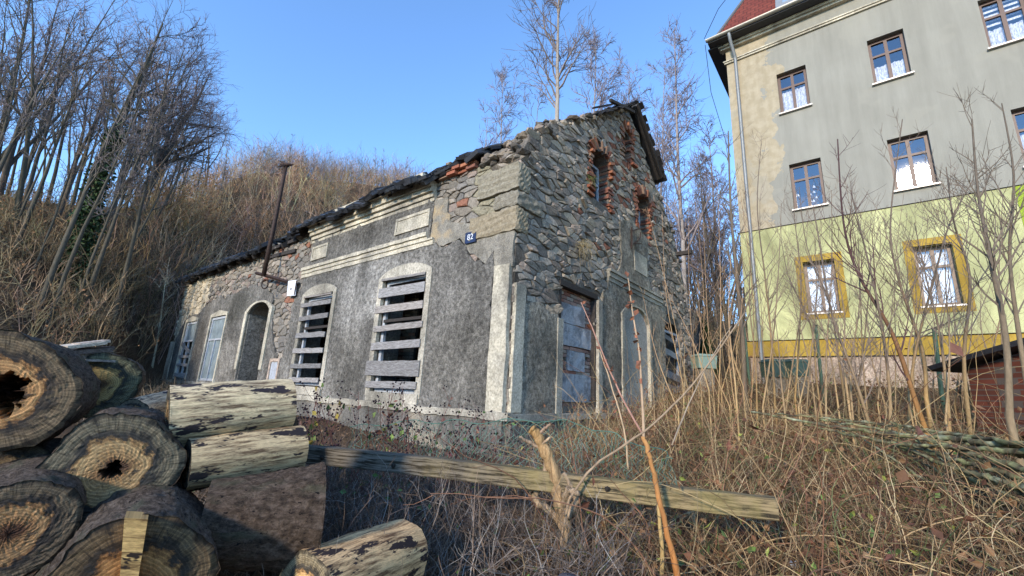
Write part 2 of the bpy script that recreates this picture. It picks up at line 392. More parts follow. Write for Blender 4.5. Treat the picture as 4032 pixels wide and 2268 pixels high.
rad = np.concatenate([np.linspace(.3, 12, 48), np.geomspace(12.4, 420, 62)]); azs = np.radians(np.linspace(-180, 180, 301))
Rg, Ag = np.meshgrid(rad, azs[:-1], indexing='ij'); gx = Rg*np.sin(Ag); gy = Rg*np.cos(Ag)
g_ = MB(); nr, na = Rg.shape; idx = np.arange(nr*na).reshape(nr, na)
fa = np.stack([idx[:-1], np.roll(idx, -1, 1)[:-1], np.roll(idx, -1, 1)[1:], idx[1:]], -1).reshape(-1, 4)
g_.add(np.stack([gx, gy, hz(gx, gy)], -1).reshape(-1, 3), fa[:, ::-1])
g_.add([[0, 0, float(hz(0, 0))]]+[[gx[0, i], gy[0, i], float(hz(gx[0, i], gy[0, i]))] for i in range(na)], [[0, i+1, (i+1) % na+1] for i in range(na)])
t = NT('leaf_litter_soil', .95, .1); n1 = t.noise(1.3, 6, .7); n2 = t.noise(38, 5, .7)
c = t.mix(t.ramp(n1, [(.4, 0), (.62, 1)]), (.055, .036, .024), (.10, .07, .042)); c = t.mix(t.ramp(n2, [(.45, 0), (.62, 1)]), c, (.17, .10, .055)); c = t.mix(t.ramp(t.noise(.45, 4), [(.55, 0), (.7, .55)]), c, (.05, .06, .025))
t.bump(n2, .8, .05); MAT['soil'] = t.out(c)
tag(g_.build('ground', MAT['soil'], smooth=True), kind='structure')

# ------------------------------------------------------------------ RUINED HOUSE
YE, XE, APX, APZ = 18.6, 9.4, 4.76, 9.5
house = thing('ruined_house', None, 'abandoned rubble stone house with grey render, boarded windows and collapsing slate roof', 'house', M=HMn)
def cr(ox, oy, s): return lambda x, y: ((ox+x*s)/K, (oy+y*s)/K)
c2 = cr(600, 600, .69); r2 = cr(1100, 1000, .4486); r1 = cr(1150, 700, .27603); r3 = cr(2150, 900, .55205); r4 = cr(2200, 380, .4831); c4 = cr(1900, 400, .8969); c6 = cr(2700, 0, 1.0352); c7 = cr(1200, 1500, .7376)
def PA(f, *pts): return [onX(*f(*p)) for p in pts]
def PB(f, *pts): return [onY(*f(*p)) for p in pts]
def PD(*pts): return [onX(*p) for p in pts]
hb = lambda: MB(HMn)
def rect(a0, a1, b0, b1): return [(a0, b0), (a1, b0), (a1, b1), (a0, b1)]
def arch(a0, a1, b0, b1, rise, n=9):
    return [(a0, b0), (a1, b0)]+[(a1+(a0-a1)*i/n, b1+rise*(1-abs(2*i/n-1)**2.6)) for i in range(n+1)]
WIN1 = (2.12, 3.50, 1.45, 3.80); WIN2 = (5.60, 6.94, 1.50, 3.76)
LW1 = (15.62, 16.95, 1.55, 3.72); LW2 = (12.6, 14.02, 1.5, 3.72); DNI = (9.12, 10.72, .9, 3.62)
holesA = [rect(*WIN1), rect(*WIN2), rect(*LW1), rect(*LW2), arch(*DNI, .28)]
DOOR = (1.46, 2.80, 1.42, 3.70); W3 = (6.85, 8.25, 1.5, 3.62); AW1 = (2.62, 3.44, 5.95, 7.05); AW2 = (5.15, 5.95, 5.9, 6.95); VEN = (4.3, 4.75, 7.75, 8.45)
holesB = [rect(*DOOR), arch(*W3, .22), arch(*AW1, .2), arch(*AW2, .2), arch(*VEN, .12)]
topA = [(YE, 5.55), (16, 5.72), (12, 5.75), (8.3, 5.75), (8.2, 5.95), (4, 5.95), (1.5, 5.9), (0, 5.6)]
gable = [(0, -.2), (XE, -.2), (XE, 2.6), (9.22, 4.2), (8.8, 5.5), (8.4, 6.3), (7.9, 6.95), (6.9, 7.65), (APX, APZ-.12), (3.9, 8.95), (2.6, 7.95), (1.6, 7.3), (1.0, 6.85), (.45, 6.45), (.15, 5.9), (0, 5.6)]
b = hb(); slab(b, [(0, -.2), (YE, -.2)]+topA, holesA, mapA, -.03, -.5)
b.build('front_wall', MAT['mortarmid'], house); b = hb(); slab(b, gable, holesB, mapB, -.012, -.5); b.build('gable_wall', MAT['mortarmid'], house)
b = hb()
for X0 in (XE-.02,): slab(b, rect(.5, YE, -.2, 5.5), [], lambda a, bb, d: np.stack([X0+np.asarray(d, float)+0*np.asarray(a, float), a, bb], -1), 0, -.45)
slab(b, [(.05, -.2), (XE, -.2), (XE, 5.5), (APX, APZ-.1), (.05, 5.5)], [], lambda a, bb, d: np.stack([a, YE+np.asarray(d, float)+0*np.asarray(a, float), bb], -1), 0, -.45)
b.build('rear_wall', MAT['mortarpale'], house)
# interior partitions and floor
b = hb()
b.box((4.7, 9.3, 1.0), (8.3, 18, .12)); b.box((4.7, 9.3, 5.35), (8.3, 18, .12)); b.build('floor_slab', MAT['dark'], house)  # near-black colour puts the dark interior's shade into floor and ceiling
g5 = np.random.default_rng(5)
b = hb()
brickpal = [(.42, .24, .17), (.38, .28, .21), (.36, .31, .25), (.32, .27, .22)]
def brickwall(b, a0, a1, z0, z1, mapf, dep, pal, g, bl=.25, bh=.075, miss=0.03, mort=.012, jog=.01):
    j = 0; z = z0
    while z < z1-.02:
        a = a0-(j % 2)*bl/2
        while a < a1:
            s0, s1 = max(a, a0), min(a+bl-mort, a1)
            if s1-s0 > .03 and g.uniform() > miss:
                d = dep+g.normal(0, jog); h = min(bh-mort, z1-z); cen = mapf(np.array([(s0+s1)/2]), np.array([z+h/2]), np.array([d-.05]))[0]
                ax = mapf(np.array([1., 0]), np.array([0., 0]), np.array([0., 0])); hor = 0 if abs(ax[0, 0]-ax[1, 0]) > .5 else 1
                sz = ((s1-s0), .1, h) if hor == 0 else (.1, (s1-s0), h)
                b.box(cen, sz, col=np.array(pal[g.integers(len(pal))])*g.uniform(.75, 1.3))
            a += bl
        z += bh; j += 1
mapP = lambda X: (lambda a, bb, d: np.stack([X-np.asarray(d, float)+0*np.asarray(a, float), np.asarray(a, float), np.asarray(bb, float)+0*np.asarray(a, float)], -1))
brickwall(b, 3.75, 5.0, 1.06, 5.2, mapP(1.0), 0, brickpal, g5); b.build('brick_partition', MAT['brick'], house); b = hb(); brickwall(b, 7.35, 8.6, 1.06, 5.2, mapP(1.1), 0, brickpal, g5)
b.build('brick_partition', MAT['brick'], house)
b = hb(); b.box((1.13, 4.4, 3.1), (.14, 1.25, 4.2)); b.build('interior_wall', MAT['mortar'], house); b = hb(); b.box((1.23, 7.95, 3.1), (.14, 1.25, 4.2)); b.build('interior_wall', MAT['mortar'], house)

# plaster sheets, facade A -------------------------------------------------
g1 = random.Random(11)
PLA = [onX(*p) for p in ((742, 668), (757, 600), (793, 573), (800, 560), (1090, 468), (1092, 490), (1088, 590), (1125, 640), (1165, 632), (1190, 655), (1225, 705), (1243, 670), (1250, 640))]
# dark rough render covering the parlour bay
dark_out = [(.34, .55), (8.2, .85), (7.95, 1.8), (7.6, 2.9), (7.75, 3.6), (7.35, 4.1), (7.35, 4.4), (7.15, 4.75), (7.1, 5.62), (2.16, 5.62), (2.14, 4.45), (1.75, 4.25), (1.3, 4.32), (.98, 3.95), (.62, 3.72), (.42, 3.95)]
wh = [rect(WIN1[0]-.001, WIN1[1], WIN1[2], WIN1[3]), rect(*WIN2)]
b = hb(); slab(b, rag(dark_out, .022, .12, g1), [rag(h, .003, .3, g1) for h in (rect(2.08, 3.54, 1.42, 3.84), rect(5.56, 6.98, 1.47, 3.8))], mapA, .055, -.02, .16, .005)
left_out = [(8.3, .75), (YE-.05, 1.35), (YE-.1, 2.7), (17.6, 3.6), (16.9, 4.05), (15.9, 4.0), (15.2, 4.25), (14.0, 4.45), (12.8, 4.4), (11.6, 4.55), (10.7, 4.6), (9.7, 4.45), (9.15, 4.1), (8.95, 3.4), (8.5, 2.6), (8.05, 2.3)]
slab(b, rag(left_out, .05, .15, g1), [rag(rect(LW1[0]-.03, LW1[1]+.03, LW1[2], LW1[3]+.03), .004, .3, g1), rag(rect(LW2[0]-.03, LW2[1]+.03, LW2[2], LW2[3]+.03), .004, .3, g1), arch(DNI[0]-.02, DNI[1]+.02, DNI[2], DNI[3], .3)], mapA, .05, -.02, .18, .008)
b.build('grey_render', MAT['render_grey'], house, smooth=True)
b = hb()
sand_out = [(0.0, 3.62), (.40, 3.62), (.60, 3.75), (1.0, 4.0), (1.3, 4.36), (1.75, 4.28), (2.13, 4.47), (2.14, 5.35), (1.75, 5.3), (1.72, 4.98), (1.5, 4.72), (1.1, 4.6), (.8, 4.58), (.5, 4.62), (.3, 4.7), (0, 4.72)]
slab(b, rag(sand_out, .02, .1, g1), [], mapA, .038, -.02, .12, .006)
b.build('sand_render', MAT['render_sand'], house, smooth=True)
# stones of facade A
g2 = np.random.default_rng(21)
palA = [(.26, .225, .18), (.22, .20, .17), (.30, .26, .21), (.19, .175, .155), (.27, .215, .18)]
def keepA(p):
    k = inpoly(p, [(.05, 0.2), (YE-.1, .2)]+[(a, z-.08) for a, z in topA])
    for h in holesA: k &= ~inpoly(p, [(a+(.08 if a > np.mean([q[0] for q in h]) else -.08), z+(.1 if z > 2.5 else -.05)) for a, z in h])
    k &= ~inpoly(p, [(.1, .3), (8.0, .6), (7.5, 2.9), (7.6, 3.6), (7.1, 4.2), (6.9, 5.3), (2.4, 5.3), (2.4, 4.3), (1.9, 4.1), (1.3, 4.1), (.9, 3.75), (.1, 3.55)]) & ~inpoly(p, [(.1, 3.5), (.5, 3.5), (1.2, 4.2), (1.9, 4.5), (1.9, 5.2), (1.8, 4.9), (1.4, 4.5), (.1, 4.55)])
    k &= ~inpoly(p, [(9.3, 1), (18, 1.4), (17.3, 3.4), (15, 3.9), (11, 4.3), (10.8, 4)])
    return k
def colA(c, cc, g):
    if c[0] > 15.2: return np.array([.56, .48, .35])*g.uniform(.75, 1.1)  # pale far-left stones, lightened further to paint in the sunlit end
    if c[0] < 1.0 and c[1] > 4.6: return np.array([.30, .27, .19])*g.uniform(.8, 1.1)
    if g.uniform() < .05: return np.array([.30, .14, .09])
    return cc*1.05
b = hb(); stones(b, keepA, (.0, .2, YE, 6.0), (.25, .125), mapA, (.012, .045), palA, g2, .008, colA, -.02)
# stones of gable
palB = [(.33, .285, .235), (.27, .235, .195), (.36, .31, .25), (.38, .31, .23), (.23, .20, .165), (.33, .26, .205), (.20, .175, .15)]
def shrink(h, d):
    c = np.mean(h, axis=0); return [tuple(np.array(q)+np.sign(np.array(q)-c)*d) for q in h]
def keepB(p):
    k = inpoly(p, [(.02, .3), (XE-.05, .3), (XE-.05, 2.6), (9.15, 4.2), (8.75, 5.4), (8.35, 6.2), (7.85, 6.85), (6.9, 7.55), (APX, APZ-.2), (3.9, 8.85), (2.6, 7.85), (1.6, 7.2), (1.0, 6.75), (.45, 6.35), (.15, 5.8), (.02, 5.5)])
    for h, d in zip(holesB, (.12, .1, .17, .17, .1)): k &= ~inpoly(p, shrink(h, d))
    k &= ~inpoly(p, [(.3, .8), (1.2, .8), (1.2, 3.1), (.3, 3.1)]) & ~inpoly(p, [(3.1, .8), (6.6, .8), (6.6, 4.0), (3.3, 4.2)])
    return k
stones(b, keepB, (.0, .3, XE, 9.6), (.27, .115), mapB, (.012, .045), palB, g2, .007, lambda c, cc, g: np.array([.26, .11, .07]) if g.uniform() < .02 or (3.4 < c[0] < 6.3 and 5.8 < c[1] < 8.3 and g.uniform() < .12) else cc, -.012)
# loose stones along the broken wall head
n = 150; tt = g2.uniform(0, 1, n); top = np.array([(.0, 5.55), (.15, 5.95), (.45, 6.4), (1.0, 6.85), (1.6, 7.25), (2.6, 7.95), (3.9, 8.9), (4.6, 9.35)])
xx = 4.5*tt; zz = np.interp(xx, top[:, 0], top[:, 1]); yy = g2.uniform(-.02, .48, n)
cl = np.array(palB)[g2.integers(7, size=n)]*g2.uniform(.45, 1., (n, 1)); rocks(b, np.stack([xx, yy, zz-.02+g2.uniform(-.08, .08, n)], 1), g2.uniform(.06, .16, (n, 3))*np.array([1.2, 1, .65]), cl, g2)
n = 70; rx = g2.uniform(6.4, 9.3, n); rocks(b, np.stack([rx, g2.uniform(0, .45, n), np.interp(rx, [6.4, 7.9, 8.4, 8.8, 9.22, 9.4], [8.05, 6.95, 6.3, 5.5, 4.2, 2.8])+g2.uniform(-.1, .08, n)], 1), g2.uniform(.06, .15, (n, 3))*np.array([1.1, 1, .65]), np.array(palB)[g2.integers(7, size=n)]*g2.uniform(.5, 1., (n, 1)), g2)
n = 60; ay = g2.uniform(0, 1.9, n); rocks(b, np.stack([g2.uniform(-.05, .45, n), ay, np.interp(ay, [0, 2], [5.62, 5.98])+g2.uniform(-.1, .14, n)], 1), g2.uniform(.06, .15, (n, 3))*np.array([1, 1.2, .6]), np.array(palB)[g2.integers(7, size=n)]*g2.uniform(.5, 1.05, (n, 1)), g2)
n = 110; ay = g2.uniform(8, YE, n); rocks(b, np.stack([g2.uniform(-.05, .3, n), ay, np.interp(ay, [8, 16, 18.6], [5.72, 5.7, 5.55])+g2.uniform(-.12, .05, n)], 1), g2.uniform(.06, .14, (n, 3))*np.array([1, 1.3, .6]), np.array(palA)[g2.integers(5, size=n)]*g2.uniform(.7, 1.1, (n, 1)), g2)
# big quoins on the corner
def rough_block(b, c, size, col, amp=.02, n=7, sd_=0):
    c = np.array(c); size = np.array(size); u = np.linspace(-.5, .5, n)
    for ax in range(3):
        for sg_ in (-.5, .5):
            A, B = np.meshgrid(u, u, indexing='ij'); P = np.zeros((n*n, 3)); o = [q for q in range(3) if q != ax]; P[:, ax] = sg_; P[:, o[0]] = A.ravel(); P[:, o[1]] = B.ravel()
            edge_ = np.maximum(np.abs(P)[:, 0], np.maximum(np.abs(P)[:, 1], np.abs(P)[:, 2])); q = P.copy(); cr_ = (np.sort(np.abs(P), 1)[:, 1] > .49); q = q*(1-.03*cr_[:, None]); X_ = q*size+c
            X_ = X_+amp*np.stack([np.sin(X_[:, 1]*23+X_[:, 2]*17+sd_+X_[:, 0]*9), np.sin(X_[:, 0]*21+X_[:, 2]*19+1.3*sd_+X_[:, 1]*8), np.sin(X_[:, 1]*13+X_[:, 0]*16+2*sd_+X_[:, 2]*7)], 1)*.6+amp*.5*np.stack([np.sin(X_[:, 1]*51+X_[:, 2]*47+sd_), np.sin(X_[:, 0]*57+X_[:, 2]*43), np.sin(X_[:, 1]*49+X_[:, 0]*37)], 1)
            I_ = np.arange(n*n).reshape(n, n); f_ = np.stack([I_[:-1, :-1], I_[1:, :-1], I_[1:, 1:], I_[:-1, 1:]], -1).reshape(-1, 4)
            flip = (sg_ > 0) == (ax == 1); b.add(X_, f_[:, ::-1] if flip else f_, col)
for k, (z0, z1, ly, lx) in enumerate(((5.0, 5.5, .98, .36), (4.70, 4.97, .55, .74), (4.24, 4.67, 1.12, .34))):
    rough_block(b, (lx/2-.07, ly/2-.07, (z0+z1)/2), (lx, ly, z1-z0), np.array([(.28, .25, .185), (.25, .225, .175), (.30, .25, .17)][k]), .016, 9, k*1.7)
b.build('stonework', MAT['stone'], house)
# render on gable
b = hb()
slab(b, rag([(.2, .5), (1.28, .55), (1.3, 3.05), (1.0, 3.0), (.8, 3.15), (.25, 3.1)], .015, .12, g1), [], mapB, .05, -.02, .14, .008)
bl_arch = arch(4.02, 5.62, 1.3, 3.55, .3, 10)
mid = [(2.95, .7), (6.78, .8), (6.75, 3.6), (6.9, 4.05), (6.5, 4.38), (5.9, 4.42), (5.6, 4.9), (5.7, 5.9), (5.25, 6.0), (4.75, 6.1), (4.25, 5.95), (3.95, 5.8), (4.05, 5.0), (3.9, 4.6), (3.4, 4.3), (3.3, 3.95), (3.05, 3.85), (2.95, 3.3)]
slab(b, rag(mid, .025, .13, g1), [bl_arch], mapB, .052, -.02, .15, .008)
b.build('gable_render', MAT['render_gable'], house, smooth=True)
# trims -------------------------------------------------------------------
def strip(b, a0, a1, z0, z1, mapf, d0, d1, n=1, g=None, amp=.004, col=None):
    pts = rag(rect(a0, a1, z0, z1), amp, .2, random.Random(int(a0*100)+int(z0*31)))
    slab(b, pts, [], mapf, d1, d0, 0, 0, col)
def frame_arch(b, a0, a1, b0, b1, rise, w, mapf, d0, d1, wb=0, inner_arch=True):
    o = arch(a0, a1, b0, b1, rise, 10); i_ = arch(a0+w, a1-w, b0+wb-.001 if wb else b0-.01, b1-(w*.3 if inner_arch else .1), rise if inner_arch else 0.001, 10)
    if not inner_arch: i_ = [(a0+w, b0-.01), (a1-w, b0-.01), (a1-w, b1-.06), (a0+w, b1-.06)]
    if not wb: i_ = [(p[0], p[1] if k > 1 else b0) for k, p in enumerate(i_)]
    # legs + head as one sheet without hole touching: build polygon ring
    ring = [o[0]]+[o[1]]
    L = [(a0, b0), (a0+w, b0)]+[p for p in i_[2:][::-1]]+[(a1-w, b0), (a1, b0)]+[p for p in o[2:]]
    slab(b, L, [], mapf, d1, d0)
MAT['blindp'] = mat_plaster('blind_arch_plaster', (.40, .38, .33), (.48, .45, .39), (.30, .28, .25), .2, 8, .5)
def fl(b, name, mat='trimgrey'): b.build(name, MAT[mat], house); return hb()
b = hb()
strip(b, .02, .36, 1.30, 3.66, mapA, -.02, .085, amp=.008); b = fl(b, 'corner_pilaster', 'trim')
for z0, z1, d in ((5.32, 5.40, .06), (5.40, 5.50, .10), (5.50, 5.60, .16), (5.60, 5.74, .21), (5.74, 5.9, .28)): strip(b, 2.12 if z0 < 5.7 else 2.3, 7.15, z0, z1, mapA, 0, d)
b = fl(b, 'cornice', 'trim')
for z0, z1, d in ((4.36, 4.46, .075), (4.46, 4.50, .10), (4.50, 4.56, .085), (4.56, 4.64, .12)): strip(b, 2.02 if z0 < 4.5 else 2.2, 7.42, z0, z1, mapA, 0, d)
b = fl(b, 'moulding', 'trim')
frame_arch(b, 1.96, 3.68, 1.42, 3.87, .20, .15, mapA, 0, .078, inner_arch=False); b = fl(b, 'window_surround')
frame_arch(b, 5.42, 7.14, 1.47, 3.86, .20, .15, mapA, 0, .078, inner_arch=False); b = fl(b, 'window_surround')
for (a0, a1, b0, b1) in ((2.2, 3.32, 4.79, 5.16), (6.2, 7.02, 4.79, 5.18)):
    slab(b, rect(a0, a1, b0, b1), [rect(a0+.06, a1-.06, b0+.06, b1-.06)], mapA, .085, 0); slab(b, rect(a0+.06, a1-.06, b0+.06, b1-.06), [], mapA, .068, .04); b = fl(b, 'stucco_panel', 'trim')
strip(b, .37, .62, 1.32, 3.35, lambda a, z, d: mapB(a-.35, z, d), 0, .07); b = fl(b, 'gable_pilaster', 'trim'); strip(b, 17.95, 18.55, 1.45, 3.0, mapA, 0, .08, amp=.012); b = fl(b, 'end_pilaster', 'trim')
strip(b, 1.27, 1.45, 1.3, 2.98, mapB, 0, .07); b = fl(b, 'door_surround')
strip(b, 2.82, 2.98, 1.3, 3.62, mapB, 0, .075); b = fl(b, 'door_surround')
frame_arch(b, 3.94, 5.70, 1.32, 3.55, .30, .12, mapB, 0, .085, inner_arch=True); b = fl(b, 'blind_arch_surround', 'trim')
slab(b, bl_arch, [], mapB, .005, -.03); b = fl(b, 'blind_arch', 'blindp')
for z0, z1, d in ((4.16, 4.26, .07), (4.26, 4.30, .10), (4.30, 4.38, .085), (4.38, 4.44, .12)): strip(b, 3.3, 6.6, z0, z1, mapB, 0, d)
b = fl(b, 'moulding')
slab(b, rect(4.75, 5.55, 4.78, 5.3), [], mapB, .07, 0); b = fl(b, 'stucco_panel', 'trim')
for a0, a1, z0, z1 in ((15.5, 17.08, 1.5, 3.84), (12.48, 14.15, 1.45, 3.84)):
    L = [(a0, z0), (a0+.1, z0), (a0+.1, z1-.1), (a1-.1, z1-.1), (a1-.1, z0), (a1, z0), (a1, z1), ((a0+a1)/2, z1+.12), (a0, z1)]
    slab(b, rag(L, .004, .3, g1), [], mapA, .08, 0); b = fl(b, 'window_surround', 'trim')
frame_arch(b, 8.92, 10.92, 1.9, 3.70, .28, .18, mapA, 0, .085, inner_arch=True); b = fl(b, 'doorway_surround', 'trim')
# plinth
b = hb()
slab(b, rag([(-.0, -.1), (YE, .2), (YE, 1.42), (8, 1.32), (0, 1.20)], .01, .25, g1), [], mapA, .10, 0, .2, .012)
slab(b, rag([(-.1, -.1), (XE, .1), (XE, 1.3), (0, 1.2)], .01, .25, g1), [], mapB, .10, 0, .2, .012)
b.build('plinth', mat_plaster('plinth_render', (.11, .105, .095), (.25, .235, .205), (.06, .06, .055), .9, 18, .6, (.34, .30, .23)), house, smooth=True)
b = hb(); strip(b, -.135, 8.3, 1.20, 1.315, mapA, .0, .135, amp=.008); strip(b, 8.3, YE, 1.36, 1.45, mapA, .0, .12, amp=.008); strip(b, .01, 6.9, 1.20, 1.30, mapB, .0, .135, amp=.008)
strip(b, 2.0, 3.62, 1.32, 1.5, mapA, -.1, .1); strip(b, 5.45, 7.1, 1.33, 1.52, mapA, -.1, .1)
b.build('sill_course', MAT['trimgrey'], house)

# windows with boards ------------------------------------------------------
def boards(par, rows, mapf, dep, th=.025, mat='plank', g=random.Random(4)):
    for (p0, p1, h) in rows:
        (a0, z0), (a1, z1) = p0, p1; L = math.hypot(a1-a0, z1-z0); n = 7
        tt = np.linspace(0, 1, n); aa = a0+(a1-a0)*tt; zt = z0+(z1-z0)*tt; w = np.array([g.gauss(0, .004) for _ in range(n)])
        V = []
        for d in (dep+th, dep):
            V.append(mapf(aa, zt+w, np.full(n, d))); V.append(mapf(aa, zt-h+w*.6, np.full(n, d)))
        V = np.concatenate(V); fs = []
        for i in range(n-1):
            fs += [[i, i+1, n+i+1, n+i], [2*n+i, 3*n+i, 3*n+i+1, 2*n+i+1], [i, 2*n+i, 2*n+i+1, i+1], [n+i, n+i+1, 3*n+i+1, 3*n+i]]
        fs += [[0, n, 3*n, 2*n], [n-1, 3*n-1, 4*n-1, 2*n-1]]
        bb = hb(); t_ = g.uniform(.7, 1.25); wm = g.uniform(-.06, .06); bb.add(V, fs, (t_*(1+wm), t_, t_*(1-wm)))
        ob = bb.build('board', MAT[mat], par)
def winframe(par, a0, a1, z0, z1, mapf, dep, w=.07, mat='oldframe', bars=(), vbars=(), name='window_frame', d=.06, open_=True):
    bb = hb(); slab(bb, rect(a0, a1, z0, z1), [rect(a0+w, a1-w, z0+w, z1-w)], mapf, dep, dep-d)
    for z in bars: slab(bb, rect(a0+w, a1-w, z-.03, z+.03), [], mapf, dep+.01, dep-d+.01)
    for a, q0, q1 in vbars: slab(bb, rect(a-.03, a+.03, q0, q1), [], mapf, dep+.012, dep-d+.012)
    return bb.build(name, MAT[mat], par)
def empty_child(name, par, label=None):
    o = bpy.data.objects.new(name, None); scene.collection.objects.link(o); o.parent = par; MW[o.name] = MW[par.name]
    if label: o['label'] = label
    return o
wf = winframe(house, *WIN1[:2], 1.5, WIN1[3], mapA, -.02, .08)
bq = hb(); slab(bq, rect(2.2, 3.42, 2.9, 2.96), [], mapA, .02, -.08); bq.build('crossbar', MAT['darkwood'], wf); wf['label'] = 'large boarded window opening nearest the corner with seven grey planks'
boards(wf, [((2.1, 3.61), (3.6, 3.62), .2), ((2.1, 3.24), (3.65, 3.24), .15), ((2.06, 2.84), (3.62, 2.82), .12), ((2.07, 2.5), (3.63, 2.47), .15), ((2.02, 2.10), (3.72, 2.11), .29), ((2.06, 1.72), (3.66, 1.70), .13), ((2.12, 3.80), (3.55, 3.84), .05)], mapA, .082)
wf = winframe(house, *WIN2[:2], 1.55, WIN2[3], mapA, -.02, .08)
bq = hb(); slab(bq, rect(5.68, 6.86, 2.93, 2.99), [], mapA, .02, -.08); bq.build('crossbar', MAT['darkwood'], wf); wf['label'] = 'narrower looking boarded window further along the facade'
boards(wf, [((5.57, 3.6), (7.07, 3.62), .11), ((5.62, 3.27), (7.07, 3.27), .12), ((5.62, 2.82), (7.1, 2.84), .13), ((5.6, 2.43), (7.12, 2.44), .12), ((5.58, 2.06), (7.1, 2.05), .11), ((5.6, 1.73), (7.08, 1.71), .11), ((5.6, 3.77), (7.0, 3.80), .045)], mapA, .082)
t = NT('dusty_glass', .25, .5); n = t.noise(3, 4); MAT['dusty'] = t.out(t.ramp(n, [(.3, (.16, .20, .22)), (.7, (.30, .36, .38))]))
for (a0, a1, z0, z1, lb) in ((*LW1, 'end window with glass above and crossed boards below'), (*LW2, 'window with dusty grey panes and white flaking frame')):
    wf = winframe(house, a0, a1, z0, z1, mapA, .03, .08, bars=(z0+1.42,), vbars=((((a0+a1)/2), z0, z0+1.4),)); wf['label'] = lb
    bb = hb(); slab(bb, rect(a0+.05, a1-.05, z0+(.05 if a0 < 14 else 1.42), z1-.05), [], mapA, .0, -.01); bb.build('pane', MAT['dusty'], wf)
    if a0 > 14: boards(wf, [((15.55, 2.55), (17.0, 2.95), .14), ((15.5, 2.4), (17.0, 2.42), .1), ((15.5, 2.08), (17.0, 2.1), .1), ((15.5, 1.75), (17.1, 1.72), .14)], mapA, .05)
# niche doorway
b = hb(); slab(b, arch(*DNI, .28), [], mapA, -.62, -.66); b.box((.3, 10.72, 2.2), (.6, .03, 3)); b.build('door_recess', MAT['render_grey'], house)
b = hb(); slab(b, rect(9.2, 9.75, .95, 2.75), [rect(9.27, 9.68, 1.7, 2.6)], mapA, -.3, -.36); d_ = b.build('side_door', MAT['oldframe'], house); 
b = hb(); slab(b, rect(9.27, 9.68, 1.7, 2.6), [], mapA, -.33, -.34); b.build('pane', MAT['dusty'], d_)
b = hb(); slab(b, rect(9.15, 10.0, 2.85, 3.0), [], mapA, -.15, -.3); slab(b, rect(9.15, 9.9, 3.1, 3.16), [], mapA, -.15, -.3); b.build('door_lintel', MAT['darkwood'], house)
# meter box with rusty frame
b = hb(); slab(b, rect(7.82, 8.42, 1.55, 2.2), [rect(7.9, 8.34, 1.63, 2.12)], mapA, .09, .0); mb_ = b.build('meter_box', M_plain('rust_paint', (.42, .33, .26), .8, .2, 0, .4), house); mb_['label'] = 'small rust streaked cupboard frame in the wall'
b = hb(); slab(b, rect(7.9, 8.34, 1.63, 2.12), [], mapA, .06, .0); b.build('door_panel', MAT['oldframe'], mb_)
# gable: bricked up door
b = hb(); g6 = np.random.default_rng(8)
brickwall(b, 1.46, 2.80, 1.42, 3.66, mapB, -.10, [(.27, .12, .085), (.24, .14, .11), (.30, .19, .15), (.33, .27, .22)], g6, jog=.004)
b.build('brick_infill', MAT['brick'], house)
t = NT('concrete_block', .95, .1); n = t.noise(3.5, 5, .7); n2 = t.noise(40, 4); t.bump(n2, .6, .02)
MAT['block'] = t.out(t.mix(1., t.mix(t.ramp(n, [(.45, 0), (.6, 1)]), (.42, .415, .42), (.20, .20, .205)), t.ramp(n2, [(.3, .75), (.7, 1.15)]), 'MULTIPLY'))
b = hb()
for a0, a1, z0, z1 in ((1.47, 2.5, 2.98, 3.36), (1.47, 2.05, 2.55, 2.96), (2.06, 2.79, 2.55, 2.96), (1.85, 2.5, 2.08, 2.46), (1.47, 2.1, 1.5, 2.02), (2.12, 2.79, 1.5, 2.02)): slab(b, rag(rect(a0, a1, z0, z1), .006, .15, g1), [], mapB, -.078, -.2, .12, .006)
b.build('block_infill', MAT['block'], house)
b = hb(); slab(b, rect(1.47, 2.79, 1.43, 3.69), [], mapB, -.16, -.18); b.build('infill_mortar', MAT['mortarpale'], house)
b = hb()
slab(b, rect(1.40, 1.47, 1.42, 3.62), [], mapB, .0, -.12); slab(b, rect(2.76, 2.84, 1.42, 3.62), [], mapB, .01, -.12); slab(b, rect(1.38, 2.86, 3.63, 3.74), [], mapB, .03, -.12); b.build('door_frame', MAT['darkwood'], house)
# boarded gable window
wf = winframe(house, W3[0], W3[1], W3[2], W3[3], mapB, -.08, .07, bars=(2.9,)); wf['label'] = 'low arched opening at the far end of the gable with sagging boards'
boards(wf, [((6.87, 3.5), (8.2, 3.35), .13), ((6.87, 3.1), (8.15, 2.98), .17), ((6.87, 2.5), (8.2, 2.35), .2), ((6.87, 2.1), (8.2, 2.02), .22)], mapB, -.06)
for (a0, a1, z0, z1), lb in ((AW1, 'left attic window in broken brick surround'), (AW2, 'right attic window in broken brick surround')):
    wf = winframe(house, a0+.02, a1-.02, z0, z1, mapB, -.25, .06, bars=(z0+.62,)); wf['label'] = lb
    bb = hb(); slab(bb, rect(a0+.06, a1-.06, z0+.05, z1-.1), [], mapB, -.29, -.295); bb.build('pane', M_plain('dark_glass', (.015, .02, .025), .12, .6, 0, .05), wf)
